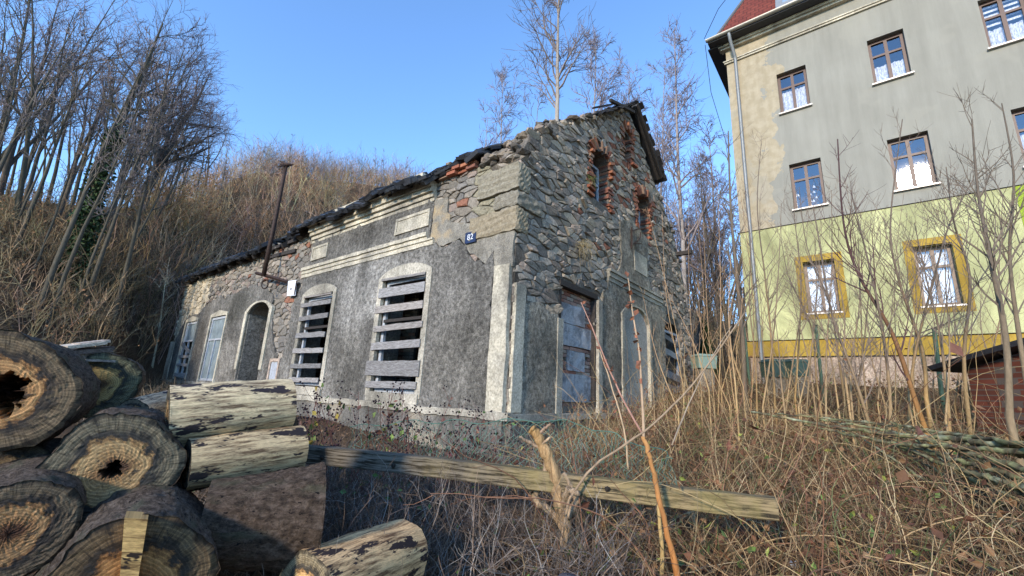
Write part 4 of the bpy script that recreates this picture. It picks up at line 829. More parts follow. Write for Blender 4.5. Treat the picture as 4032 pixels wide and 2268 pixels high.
def make_log(pa, pb, ra, rb, label, side='logbark', hole=0., tint=(1, 1, 1), stint=(1, 1, 1), sq=(1., 1.), face=True, seed=1, rotten=False, group='cut logs in the wood pile'):
    pa = np.array(pa, float); pb = np.array(pb, float); ax = nrm(pb-pa); up = np.array([0, 0, 1.]); s_ = nrm(np.cross(ax, up)); u_ = np.cross(s_, ax)
    g = np.random.default_rng(seed); na_, ns = 64, 26
    th = np.arange(na_)*2*np.pi/na_; ph = g.uniform(0, 6.28, 8); am = g.normal(0, 1, 8)*np.array([.03, .03, .02, .014, .01, .008, .007, .006])
    prof = 1+sum(am[k]*np.cos((k+1)*th+ph[k]) for k in range(8)) + g.normal(0, .007, na_)
    t_ = thing('log', pa-u_*ra, label, 'log', group); b = MB(); tt = np.linspace(0, 1, ns); rr_ = ra+(rb-ra)*tt
    P = pa+(pb-pa)*tt[:, None]
    low = (g.normal(0, .012, (ns, na_))+.02*np.sin(tt[:, None]*31+5*th[None])*np.sin(9*th[None]+tt[:, None]*12) if side == 'logbark' else 0)+np.sin(tt[:, None]*7+ph[0])*.012+np.sin(tt[:, None]*15+3*th[None]+ph[1])*.01+g.normal(0, .006, (ns, na_))
    rad_ = rr_[:, None]*(prof[None]+low)
    V = P[:, None]+rad_[..., None]*(np.cos(th)[None, :, None]*s_*sq[0]+np.sin(th)[None, :, None]*u_*sq[1])
    V = np.concatenate([V, V[:, :1]], 1); na2 = na_+1; idx = np.arange(ns*na2).reshape(ns, na2)
    L = np.linalg.norm(pb-pa); uv = np.stack([np.broadcast_to((tt*L)[:, None], (ns, na2)), np.broadcast_to((np.arange(na2)/na_*2*np.pi*ra)[None], (ns, na2))], -1).reshape(-1, 2)
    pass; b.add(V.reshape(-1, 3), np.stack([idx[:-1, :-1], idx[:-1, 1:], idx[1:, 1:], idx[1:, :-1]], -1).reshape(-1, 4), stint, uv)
    b.build('bark' if side == 'logbark' else 'trunk_side', MAT[side], t_, smooth=True)
    for e, (P0, dr, r_) in enumerate(((pa, -1, ra), (pb, 1, rb))):
        b = MB(); row = 0 if e == 0 else ns-1; rim = V[row, :-1]; rsm = np.mean([np.roll(rim, k_, 0) for k_ in range(-4, 5)], 0); nr_ = 22; rings = []; uvs = []
        for q in range(nr_):
            f = 1-q/(nr_-1)*.995
            dp = .0
            hh = hole*(1+.22*np.sin(3*th+ph[2])+.15*np.sin(7*th+ph[3])+(.1 if rotten else .04)*g.normal(size=na_)) if e == 0 else np.zeros(na_)
            dep = np.where(f < hh, .16+.05*g.normal(size=na_), 0) if (hole and e == 0) else 0*th
            pt = P0+((rim if q == 0 else rsm)-P0)*f + (-dr)*ax*(dep+g.normal(0, .0012, na_)+ (.008 if q == 0 else 0))[:, None]
            rings.append(pt); uvs.append(np.stack([np.cos(th)*f, np.sin(th)*f], 1))
        R_ = np.concatenate(rings); U_ = np.concatenate(uvs)+seed*0; ii = np.arange(nr_*na_).reshape(nr_, na_); a = ii[:-1]; bq = np.roll(a, -1, 1); cq = np.roll(ii[1:], -1, 1); dq = ii[1:]
        fs = np.stack([a, bq, cq, dq], -1).reshape(-1, 4)
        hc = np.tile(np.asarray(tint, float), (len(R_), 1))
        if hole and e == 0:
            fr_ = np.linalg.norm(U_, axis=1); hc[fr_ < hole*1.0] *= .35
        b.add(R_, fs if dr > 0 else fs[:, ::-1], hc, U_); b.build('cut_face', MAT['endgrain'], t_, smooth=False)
    return t_
def azdir(az, el=0): a = math.radians(az); e = math.radians(el); return np.array([math.sin(a)*math.cos(e), math.cos(a)*math.cos(e), math.sin(e)])
def log_in(x, y, d, rpx, az, L, label, **k):
    p = at(x, y, d); r = px2m(rpx, p); return make_log(p, p+azdir(az, k.pop('el', 0))*L, r, r*k.pop('rb', .97), label, **k)
log_in(2, 985, 3.2, 146, -38, 1.0, 'largest log at the left edge, orange ringed end with a rotten black hole', hole=.30, rotten=True, seed=3, tint=(1.2, .98, .8))
log_in(245, 970, 4.3, 82, -38, 1.1, 'round log with greenish ringed end behind the large hollow log', seed=5, tint=(.75, .85, .7))
log_in(282, 1183, 2.75, 140, -37, 1.0, 'log with tan ringed end and small dark hollow in the middle of the pile', hole=.13, seed=9, sq=(1.0, .98), tint=(1.05, 1.02, .95))
log_in(20, 1345, 2.5, 128, -44, .9, 'brown log end at the lower left corner of the photo', seed=14, tint=(.95, .8, .7))
sp_l = log_in(325, 1490, 2.15, 182, -37, .8, 'split log at the bottom with a pale wedge cut into its dark end', seed=17, tint=(.8, .62, .45))
b = MB(); P0 = at(340, 1360, 2.1)
pts = [at(x, y, 2.09) for x, y in ((313, 1303), (372, 1306), (345, 1470), (300, 1470))]; pts2 = [p+azdir(-37)*.1 for p in pts]
b.add(pts+pts2, [[0, 1, 2, 3], [7, 6, 5, 4], [0, 4, 5, 1], [1, 5, 6, 2], [2, 6, 7, 3], [3, 7, 4, 0]], (1.0, .8, .5), np.array([[0, 0], [.06, 0], [.06, .2], [0, .2]]*2)); b.build('pale_wedge', MAT['logside'], sp_l)
def log2(a, b_, da, db, ra, rb, label, **k):
    pa, pb = at(*a, da), at(*b_, db); return make_log(pa, pb, px2m(ra, pa), px2m(rb, pb), label, **k)
log2((420, 1052), (728, 1018), 3.0, 3.1, 80, 64, 'barkless pale log with black stains on top of the right hand stack', side='logside', hole=.25, seed=21, tint=(.55, .55, .5))
log2((468, 1170), (755, 1128), 2.85, 3.0, 62, 55, 'barkless streaked log lying under the stained top log', side='logside', seed=23, stint=(.85, .8, .75), tint=(.3, .3, .3))
log2((512, 1308), (795, 1288), 2.6, 2.62, 100, 128, 'thick log with rough knobbly bark at the right end of the pile', side='logbark', seed=25, tint=(.4, .4, .4), stint=(.9, .82, .76))
log2((760, 1500), (1012, 1392), 2.3, 2.75, 105, 80, 'short split log with pale fresh end lying low in front of the pile', side='logside', seed=27, stint=(1.05, .85, .7), tint=(1.6, 1.5, 1.3))
log2((330, 1040), (440, 1010), 3.6, 4.2, 36, 32, 'pale pinkish log lying behind the oval ended log', side='logside', seed=29, stint=(1.1, .95, .95))
log2((420, 1350), (640, 1330), 2.75, 3.2, 62, 70, 'dark mossy log wedged below the ringed log', seed=31, tint=(.4, .4, .4), stint=(.6, .6, .5))  # dark filler logs from here on: shade of the gaps put into their tints
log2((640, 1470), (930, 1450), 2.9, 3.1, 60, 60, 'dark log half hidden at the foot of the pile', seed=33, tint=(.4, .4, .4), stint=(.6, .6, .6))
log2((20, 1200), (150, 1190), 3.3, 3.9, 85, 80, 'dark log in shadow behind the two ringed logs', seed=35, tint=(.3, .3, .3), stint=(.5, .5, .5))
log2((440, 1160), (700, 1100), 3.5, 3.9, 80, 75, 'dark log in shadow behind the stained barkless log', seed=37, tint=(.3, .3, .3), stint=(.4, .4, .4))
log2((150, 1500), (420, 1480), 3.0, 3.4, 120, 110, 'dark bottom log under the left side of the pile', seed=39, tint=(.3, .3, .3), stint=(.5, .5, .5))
# offcut planks lying on the log behind
for k, (p, q, dd, th, lb) in enumerate((((152, 874), (252, 862), 4.3, .022, 'uppermost pale plank offcut lying across the log behind the large hollow log'), ((165, 886), (262, 880), 4.35, .03, 'dark splintered board second from the top of the offcut stack'), ((172, 896), (258, 893), 4.4, .03, 'grey board third down in the offcut stack'), ((190, 905), (288, 909), 4.35, .016, 'lowest warped bark slab of the offcut stack'))):
    a, c_ = at(*p, dd), at(*q, dd+.1); d_ = nrm(c_-a); s_ = nrm(np.cross(d_, [0, 0, 1.])); u_ = np.cross(s_, d_); R_ = np.stack([d_, s_, u_], 1)
    b = MB(); b.box((a+c_)/2, (np.linalg.norm(c_-a), .16+.04*k, th), R=R_, col=[(2, 1.8, 1.5), (.45, .4, .38), (.7, .65, .6), (1., .95, .9)][k])
    b.box((a+c_)/2+d_*.06+u_*(th*.3), (np.linalg.norm(c_-a)*.8, .1, th*.9), R=R_, col=[(1.6, 1.4, 1.2), (.35, .3, .28), (.5, .45, .4), (.8, .8, .8)][k]); tag(b.build('plank_offcut', MAT['plank']), lb, 'plank', 'plank offcuts on the log pile')

# ------------------------------------------------------------------ BEAM and gnarled stems
a0, a1 = at(700, 1135, 4.15), at(1951, 1274, 3.55)
d_ = nrm(a1-a0); s_ = nrm(np.cross(d_, [0, 0, 1.])); u_ = np.cross(s_, d_); L = np.linalg.norm(a1-a0); n = 30; hh = .066
tb = NT('mossy_timber_lit_right', .9, .15); v = tb.node('ShaderNodeMapping'); v.inputs['Scale'].default_value = (.7, 22, 14); tb.l(tb.co.outputs['UV'], v.inputs[0]); n1 = tb.noise(5, 6, .7, v.outputs[0], .4); n2 = tb.noise(2.5, 5, .7, tb.vec((1, 1, 1), 'UV'))
sxb = tb.node('ShaderNodeSeparateXYZ'); tb.l(tb.co.outputs['UV'], sxb.inputs[0]); gr = tb.ramp(tb.math('ADD', tb.math('MULTIPLY', sxb.outputs[0], .25), tb.math('MULTIPLY', tb.math('SUBTRACT', n2, .5), .5)), [(.28, 0), (.62, 1)]); c = tb.mix(tb.ramp(n1, [(.42, 0), (.56, 1)]), (.035, .028, .018), tb.mix(gr, (.17, .15, .12), (.30, .225, .12))); c = tb.mix(tb.math('MULTIPLY', tb.ramp(n2, [(.45, .0), (.6, .6)]), gr), c, (.25, .20, .08)); tb.bump(n1, .6, .008); MAT['beam'] = tb.out(c)  # grey left to warm right: shade and sunlight painted along the rail
beam = thing('timber_beam', a0, 'long weathered square timber rail running across the brambles in front of the house', 'beam')
b = MB(); tt = np.linspace(0, 1, n); C_ = a0+(a1-a0)*tt[:, None]; C_ = C_+u_*(.012*np.sin(tt*5))[:, None]
prof = [(-1, -1), (-.9, -1.0), (.9, -1.0), (1, -.9), (1, .9), (.92, 1), (-.92, 1), (-1, .92)]
V = np.stack([C_+s_*hh*p*.75+u_*hh*q for p, q in prof], 1)+rng.normal(0, .0012, (n, 8, 3)); idx = np.arange(n*8).reshape(n, 8)
uv = np.stack([np.broadcast_to((tt*L)[:, None], (n, 8)), np.broadcast_to(np.arange(8)[None]*.05, (n, 8))], -1).reshape(-1, 2)
b.add(V.reshape(-1, 3), np.stack([idx[:-1], np.roll(idx, -1, 1)[:-1], np.roll(idx, -1, 1)[1:], idx[1:]], -1).reshape(-1, 4), None, uv); b.add(V[-1], [list(range(8))], None, np.random.default_rng(1).uniform(0, 1, (8, 2))*.1); b.build('rail', MAT['beam'], beam)
b = MB()
for x in (845, 1048, 1585): 
    k_ = a0+(a1-a0)*((x-700)/(1251.)); rocks(b, np.array([k_+s_*hh*.75*(1 if (s_@(CAM-k_)) > 0 else -1)]), np.array([[.02, .02, .02]]), np.array([[.03, .025, .02]]))
b.build('bolt_hole', MAT['bark'], beam)
def curve_pts(pts, d):
    P = np.array([at(x, y, dd) for (x, y), dd in zip(pts, d)]); m_ = len(P); t0 = np.arange(m_); t1 = np.linspace(0, m_-1, (m_-1)*5+1)
    # catmull-rom
    out = []
    for t_ in t1:
        i = min(int(t_), m_-2); f = t_-i; p0 = P[max(i-1, 0)]; p1 = P[i]; p2 = P[i+1]; p3 = P[min(i+2, m_-1)]
        out.append(.5*((2*p1)+(-p0+p2)*f+(2*p0-5*p1+4*p2-p3)*f*f+(-p0+3*p1-3*p2+p3)*f**3))
    return np.array(out)
def stem(b, pts, d, r0, r1, c0, c1=None, K_=8, knob=.0, g=rng):
    P = curve_pts(pts, d); S = len(P); r = np.linspace(r0, r1, S)*(1+knob*g.normal(size=S)); c1 = c0 if c1 is None else c1
    col = np.linspace(0, 1, S)[:, None]; C = np.array(c0)*(1-col)+np.array(c1)*col
    P = P+g.normal(0, knob*.03+.0005, P.shape); tubes(b, P[None], r[None], K_, C[None], cap=True); return P
gn = thing('gnarled_trunk', at(1440, 1500, 3.35), 'pale gnarled dead vine trunk twisting up in front of the timber rail', 'dead trunk')
gnb = M_tint('peeling_bark', .85, .75, 9, 1., .03, stretch=(3, 3, .8)); b = MB(); pc = (.40, .29, .185)
stem(b, [(1450, 1560), (1432, 1400), (1415, 1290), (1400, 1215), (1375, 1140), (1352, 1100), (1338, 1078)], [3.35, 3.35, 3.35, 3.32, 3.3, 3.3, 3.3], .058, .036, pc, (.44, .26, .10), 12, .13)
stem(b, [(1420, 1330), (1388, 1290), (1352, 1260), (1350, 1230), (1368, 1205), (1400, 1225)], [3.38, 3.4, 3.4, 3.4, 3.4, 3.36], .03, .024, pc, None, 9, .12)
stem(b, [(1418, 1270), (1432, 1235), (1455, 1240)], [3.3, 3.25, 3.2], .03, .018, pc, None, 9, .12)
stem(b, [(1425, 1300), (1448, 1260), (1430, 1210), (1418, 1190)], [3.3]*4, .028, .014, pc, None, 8, .1)
stem(b, [(1368, 1130), (1330, 1112), (1308, 1098)], [3.3, 3.3, 3.25], .018, .009, (.42, .3, .2), None, 7, .1)
stem(b, [(1375, 1140), (1372, 1200), (1390, 1240)], [3.34]*3, .02, .018, pc, None, 7, .1)
b.build('trunk', gnb, gn, smooth=True); b = MB()
stem(b, [(1350, 1095), (1372, 1078), (1385, 1062)], [3.3, 3.28, 3.26], .014, .008, (.45, .3, .2), None, 6, .1); stem(b, [(1362, 1118), (1378, 1105), (1384, 1100)], [3.28]*3, .01, .008, (.5, .35, .22), None, 6); b.build('stub_branch', gnb, gn, smooth=True)
def cane(label, pts, d, r0, r1, c0, c1=None, leafy=0, group='single dead canes standing in the thicket', knob=.04, lc=(.22, .09, .05)):
    t_ = thing('dead_cane', at(*pts[0], d[0]), label, 'cane', group); b = MB(); P = stem(b, pts, d, r0, r1, c0, c1, 7, knob)
    b.build('stem', MAT['bark'], t_, smooth=True)
    if leafy:
        b = MB(); q = P[rng.integers(len(P)//3, len(P), leafy)]+rng.normal(0, .012, (leafy, 3)); 
        leaves(b, q, .06, np.array(lc)*rng.uniform(.6, 1.5, (leafy, 1))); b.build('withered_leaves', MAT['leaf'], t_)
    return t_
cane('long slender tan cane arching from the gnarled trunk up to the right', [(1395, 1480), (1425, 1290), (1445, 1235), (1510, 1160), (1620, 1085), (1740, 970), (1875, 785)], [3.2, 3.2, 3.2, 3.25, 3.35, 3.6, 4.0], .0105, .006, (.34, .24, .15))
cane('rusty orange barkless stem leaning left across the timber rail', [(1715, 1480), (1680, 1350), (1652, 1230), (1635, 1150), (1618, 1100)], [3.1, 3.1, 3.12, 3.12, 3.12], .021, .014, (.42, .17, .05), (.46, .24, .09), knob=.09)
cane('smooth yellow stem standing just left of the rusty orange stem', [(1665, 1480), (1664, 1370), (1655, 1270)], [3.2]*3, .016, .011, (.52, .36, .15))
cane('tall thin tan shoot with withered leaves in front of the blind arch', [(1620, 1110), (1615, 1000), (1608, 880), (1590, 780), (1580, 700)], [3.5, 3.6, 3.7, 3.8, 3.85], .012, .004, (.46, .32, .2), None, 26)
cane('reddish cane bending left across the gable door', [(1615, 1090), (1560, 990), (1500, 850), (1462, 760)], [3.7, 3.8, 3.9, 4.0], .010, .004, (.40, .22, .16), None, 12)
cane('pale cane rising beside the bricked up door', [(1580, 1180), (1570, 1080), (1535, 960), (1505, 870)], [3.9, 3.9, 4.0, 4.1], .009, .004, (.5, .36, .22), None, 8)
cane('thin grey cane crossing the boarded gable window', [(1690, 1120), (1740, 1000), (1790, 900), (1840, 820)], [5, 5.1, 5.2, 5.3], .009, .004, (.36, .28, .2))
cp_ = thing('post_cap', at(1428, 1470, 2.5), 'dark grey rounded post top at the bottom edge of the photo', 'post'); b = MB(); p = at(1428, 1462, 2.5); th = np.linspace(0, math.pi/2, 7)
P = np.array([[p+np.array([0, 0, -.6]), p+np.array([0, 0, -.03]), p, p+np.array([0, 0, .022]), p+np.array([0, 0, .03])]]); tubes(b, P, np.array([[.07, .07, .066, .045, .004]]), 20, (.09, .085, .095)); b.build('cap', MAT['bark'], cp_, smooth=True)
# pink rag and litter
for (x, y, dd, c_, lb, nm, sz) in ((2018, 1366, 4.6, (.75, .05, .2), 'crumpled bright pink rag caught in the brambles at the lower right', 'rag', .05), (1996, 1430, 4.0, (.6, .62, .66), 'small crumpled white scrap on the ground at the bottom right', 'scrap', .035)):
    b = MB(); p = at(x, y, dd); rocks(b, np.array([p, p+np.array([.02, 0, .03]), p+np.array([-.015, 0, .02])]), np.array([[.8, .3, 1], [.6, .3, .7], [.5, .4, .8]])*sz, np.tile(c_, (3, 1)), rough=.4); tag(b.build(nm, MAT['leaf']), lb, 'litter')

# ------------------------------------------------------------------ TREES
def make_tree(H_, r0, g, lean=(0, 0), nl=16, nb=7, ntw=6, t0=.25, ang=(30, 60), spread=.42, up=.06, bark=(.10, .085, .065), twig=(.13, .10, .10), wander=.06, S=10, fork=False, top_bark=None, twr=.006, lim_up=.05, root=True):
    d0 = nrm(np.array([[lean[0], lean[1], 1.]])); P = grow(np.zeros((1, 3)), d0, H_, S, wander, up, g); R = taper([r0], S, .12)
    T = MB(); bk = np.array(bark); tb_ = np.array(top_bark) if top_bark is not None else bk
    col = (bk*(1-np.linspace(0, 1, S)[:, None])+tb_*np.linspace(0, 1, S)[:, None])[None]
    tubes(T, P, R, 7, col)
    if fork:
        b_, D_, r_, _, _ = sprout(P, R, 2, .15, .35, (14, 28), g); P2 = grow(b_, D_, H_*.75, S, wander, up, g); R2 = taper(r_*.75, S, .12); tubes(T, P2, R2, 6, np.repeat(col, 2, 0)); P = np.concatenate([P, P2]); R = np.concatenate([R, R2])
    Bm = MB()
    b_, D_, r_, tt, _ = sprout(P, R, nl, t0, .98, ang, g); Ll = H_*spread*(1.15-tt*.8)*g.uniform(.6, 1.2, len(tt)); P1 = grow(b_, D_, Ll, 8, .12, lim_up, g); R1 = taper(np.minimum(r_*.6, r0*.45), 8, .2); tubes(Bm, P1, R1, 4, tb_*.9)
    b_, D_, r_, tt, pi = sprout(P1, R1, nb, .2, 1., (25, 60), g); L2 = Ll[pi]*g.uniform(.3, .6, len(tt)); P2 = grow(b_, D_, L2, 6, .15, .04, g); R2 = taper(np.maximum(r_*.6, twr*1.5), 6, .35); tubes(Bm, P2, R2, 3, tb_*.6+np.array(twig)*.4)
    if ntw:
        b_, D_, r_, tt, pi = sprout(P2, R2, ntw, .15, 1., (20, 60), g); L3 = L2[pi]*g.uniform(.3, .65, len(tt)); P3 = grow(b_, D_, L3, 4, .15, .05, g); R3 = taper(np.full(len(tt), twr), 4, .5); tubes(Bm, P3, R3, 3, np.array(twig))
    return T, Bm, (P, P1, P2)
def tree_thing(name, pos, label, cat, group, T, Bm, extra=None, rotz=0, sc=1.):
    t_ = thing(name, (0, 0, 0), label, cat, group); a = T.build('trunk', MAT['bark'], t_, smooth=True); c_ = Bm.build('branches', MAT['twig'], t_)
    if extra is not None: extra.build('ivy', MAT['leaf'], t_)
    t_.location = pos; t_.rotation_euler = (0, 0, rotz); t_.scale = (sc,)*3; return t_
def pol(az, r): x, y = r*math.sin(math.radians(az)), r*math.cos(math.radians(az)); return np.array([x, y, float(hz(x, y))-.1])
gt = np.random.default_rng(101)
# left forest: five kinds, then copies
kinds = []
for k in range(6):
    T, Bm, _ = make_tree([13, 14, 11, 12.5, 15, 10][k], [.13, .15, .10, .12, .16, .085][k], gt, (gt.normal(0, .12), gt.normal(0, .12)), [13, 12, 11, 13, 14, 10][k], 5, 5, .33, (16, 38), .30, .05, (.095, .085, .06) if k % 2 else (.11, .095, .075), (.22, .175, .185), .05, 10, k in (1, 4), twr=.009)
    kinds.append((T, Bm))
desc = ['straight dark trunked bare tree', 'forked bare tree with a wide crown', 'slim leaning bare tree', 'bare tree with many upswept limbs', 'tall heavy bare forest tree', 'short thin bare tree']
first = {}
spots = []
for i in range(30):
    az = -57+19*((i*0.618) % 1)+gt.normal(0, .5); rr0 = np.interp(az, AZK, RC); spots.append((az, rr0-9+12*gt.uniform()-2))
spots.sort()
def wtree(i, k, pos, rot, sc, label, group, lib=first, nm='bare_tree'):
    if k not in lib: lib[k] = tree_thing(nm, pos, label, 'tree', group, *kinds[k], rotz=rot, sc=sc); return lib[k]
    o = copy_tree(lib[k]); o.location = pos; o.rotation_euler = (0, 0, rot); o.scale = (sc,)*3; o['label'] = label; o['group'] = group; return o
# occlusion-friendly positions named from left to right
for i, (az, r) in enumerate(spots):
    k = int(gt.integers(6)); sc = gt.uniform(.66, .9)
    if az > -44: sc *= .78
    wtree(i, k, pol(az, r), gt.uniform(0, 6.28), sc, desc[k]+', '+(ORD[i] or 'first ')+'from the left in the hilltop wood', 'trees of the crowded left hilltop wood')
thin = {}
tk = []
for k in range(3):
    T, Bm, _ = make_tree([9, 8, 10][k], [.075, .06, .085][k], gt, (gt.normal(0, .04), 0), [12, 10, 13][k], 5, 4, .35, (18, 38), .22, .05, (.105, .092, .068), (.21, .175, .17), .03, 12, False, twr=.009); tk.append((T, Bm))
def thin_tree(i, pos, sc, label, group):
    k = int(gt.integers(3)); rot = gt.uniform(0, 6.28)
    if k not in thin: thin[k] = tree_thing('slope_tree', pos, label, 'tree', group, *tk[k], rotz=rot, sc=sc); return
    o = copy_tree(thin[k]); o.location = pos; o.rotation_euler = (0, 0, rot); o.scale = (sc,)*3; o['label'] = label; o['group'] = group
for i in range(38):
    az = -58+18*(i+.5)/38; rc_ = float(np.interp(az, AZK, RC)); thin_tree(i, pol(az, gt.uniform(19, rc_-1)), gt.uniform(.7, 1.05), 'thin straight bare tree, '+(ORD[i] or 'first ')+'from the left on the slope under the hilltop wood', 'thin trees on the left slope')
for i in range(30):
    az = -39+30*(i+.5)/30; ft_ = float(np.interp(az, AZK, FOOT)); rc_ = float(np.interp(az, AZK, RC)); thin_tree(i, pol(az, ft_+(rc_-ft_)*gt.uniform(.1, .85)), gt.uniform(.5, .72), 'slim bare tree, '+(ORD[i] or 'first ')+'from the left on the brushy hillside behind the house', 'slim trees on the brushy hillside')
# the spreading oak
T, Bm, _ = make_tree(10.5, .3, np.random.default_rng(12), (.1, 0), 17, 6, 5, .25, (35, 65), .42, .04, (.075, .065, .055), (.17, .14, .15), .08, 10, True, twr=.009)
tree_thing('oak_tree', pol(-43.3, 33), 'broad spreading dark bare oak standing at the right end of the left hilltop wood', 'tree', None, T, Bm)
# ivy clad tree
T, Bm, (Pt, _, _) = make_tree(12, .22, np.random.default_rng(15), (.05, 0), 14, 7, 5, .5, (25, 55), .3, .05, (.08, .07, .05), (.15, .12, .12), .03, twr=.011)
iv = MB(); n = 4200; ti = rng.uniform(0, .55, n); x_ = ti*9; i_ = np.minimum(x_.astype(int), 8); f_ = (x_-i_)[:, None]; p = Pt[0, i_]*(1-f_)+Pt[0, i_+1]*f_; a = rng.uniform(0, 6.28, n); q = rng.uniform(.1, .42, n)*(1.25-ti*1.4)*(1+.3*np.sin(ti*40)); p = p+np.stack([np.cos(a)*q, np.sin(a)*q, rng.normal(0, .1, n)], 1)
leaves(iv, p, .16, np.array([.045, .075, .028])*rng.uniform(.5, 1.6, (n, 1))); tree_thing('ivy_tree', pol(-46.3, 22.5), 'tree with a trunk thickly wrapped in green ivy on the left slope', 'tree', None, T, Bm, iv)
# birches and young trees behind the house, sapling on the wall
birk = [(1275, 195, 24, 'pale twiggy birch behind the broken roof, furthest left of the birches'), (1222, 290, 26, 'small birch close beside the leftmost birch behind the roof'), (1330, 250, 27, 'hazy small birch between the leftmost birch and the wall sapling'), (1478, 105, 20, 'slender dark birch just right of the wall sapling'), (1565, 160, 22, 'thin birch behind the gable peak'), (1695, 80, 21, 'tall white stemmed birch between the gable and the apartment house'), (1640, 190, 26, 'faint birch just left of the tall white stemmed birch'), (1775, 330, 25, 'twiggy birch right of the tall white stemmed birch')]
for k, (x, y, r, lb) in enumerate(birk):
    q = at(x, y, r); h = q[2]-float(hz(q[0], q[1])); pos = np.array([q[0], q[1], q[2]-h])
    T, Bm, _ = make_tree(h, .12 if k != 5 else .15, np.random.default_rng(200+k), (0, 0), 28, 8, 6, .3, (18, 40), .2, .06, (.42, .38, .33), (.22, .19, .22), .018, 12, False, (.30, .25, .24), twr=.011, lim_up=.02)
    tree_thing('birch_tree', pos, lb, 'tree', 'birches behind the ruined house', T, Bm)
T, Bm, _ = make_tree(5.9, .05, np.random.default_rng(79), (0, 0), 38, 7, 4, .12, (28, 46), .24, .03, (.40, .35, .29), (.13, .11, .12), .018, 12, False, (.25, .2, .17), twr=.005, lim_up=.09)
wp = H(1.5, .25, 6.85); tree_thing('wall_sapling', wp, 'young pale barked tree growing out of the broken wall top of the stone house', 'tree', None, T, Bm)
# trees right behind the gable / beside apartment house
for i in range(32):
    az = 19.5+9.5*(i+.5)/32; r = gt.uniform(20, 40); k = int(gt.integers(6)); wtree(i, k, pol(az, r), gt.uniform(0, 6.28), (.62 if i % 2 else .82)*(r/30)**.5, desc[k]+', '+(ORD[i] or 'first ')+'from the gable in the thicket', 'bare trees between the gable and the apartment house')
T, Bm, _ = make_tree(3.2, .05, np.random.default_rng(5), (0, 0), 10, 4, 2, .2); con = MB(); n = 5200; zc = rng.uniform(.1, 3.2, n); a = rng.uniform(0, 6.28, n); q = .9*(1-zc/3.4)*rng.uniform(.3, 1, n); leaves(con, np.stack([np.cos(a)*q, np.sin(a)*q, zc-q*.25], 1), .14, np.array([.03, .055, .02])*rng.uniform(.6, 1.4, (n, 1)))
t_ = thing('evergreen_bush', (0, 0, 0), 'dark evergreen bush behind the right end of the gable', 'bush'); T.build('trunk', MAT['bark'], t_); con.build('foliage', MAT['leaf'], t_); t_.location = pol(24.6, 19); t_.scale = (.6, .6, .75)
# pale young birches left of the house
T, Bm, _ = make_tree(5.2, .05, np.random.default_rng(31), (.08, 0), 14, 4, 3, .25, (18, 38), .26, .04, (.50, .46, .33), (.20, .15, .12), .03, 10, twr=.008, lim_up=.1); p0 = None
for k, (x, y, r, rt, lb) in enumerate(((545, 620, 27, 0, 'leftmost pale young birch above the low end of the slate roof'), (575, 610, 27.5, 1.2, 'second pale young birch from the left above the low roof'), (560, 600, 29, 4, 'pale young birch standing behind the two nearest the low roof'), (450, 650, 24, 2.5, 'pale yellow stemmed young tree left of the house end'), (610, 590, 29, 3.3, 'rightmost pale young birch before the iron mast'))):
    q = at(x, y, r); q[2] = float(hz(q[0], q[1]))-.1
    if p0 is None: p0 = tree_thing('young_birch', q, lb, 'tree', 'pale young birches on the slope behind the low roof', T, Bm, rotz=rt)
    else: o = copy_tree(p0); o.location = q; o.rotation_euler = (0, 0, rt); o['label'] = lb; o.scale = (gt.uniform(.8, 1.15),)*3

# saplings in front of the apartment house: individually traced stems with forking twigs
def sapling(pts, d, r0, label, g, group, nl=12, base_c=(.42, .24, .08), top_c=(.15, .11, .09), spread=.8, nb=3, name='sapling', cat='young tree'):
    P = curve_pts(pts, d)
    e = P[0].copy(); e[2] = float(hz(e[0], e[1]))-.05
    if e[2] < P[0][2]: P = np.concatenate([e[None], P])
    S = len(P); R = np.linspace(r0, r0*.22, S)[None]; L = np.linalg.norm(P[-1]-P[0])
    t_ = thing(name, P[0], label, cat, group); b = MB(); cc = np.clip(np.linspace(0, 1.6, S), 0, 1)[:, None]; tubes(b, P[None], R, 6, (np.array(base_c)*(1-cc)+np.array(top_c)*cc)[None]); b.build('stem', MAT['bark'], t_, smooth=True)
    b = MB(); b_, D_, r_, tt, _ = sprout(P[None], R, nl, .3, 1., (28, 50), g); D_ = D_*np.array([1, .5, 1]); Ll = spread*(1.2-tt*.7)*g.uniform(.5, 1.3, len(tt)); P1 = grow(b_, D_, Ll, 7, .07, .09, g); R1 = taper(np.minimum(r_*.6, r0*.4), 7, .3); tubes(b, P1, R1, 4, np.array(top_c)*1.1)
    b_, D_, r_, tt, pi = sprout(P1, R1, nb, .25, .95, (28, 50), g); P2 = grow(b_, D_, Ll[pi]*g.uniform(.25, .5, len(tt)), 5, .06, .08, g); tubes(b, P2, taper(np.maximum(r_*.6, .003), 5, .5), 3, np.array(top_c)*1.15); b.build('twigs', MAT['twig'], t_); return t_
gs = np.random.default_rng(55)
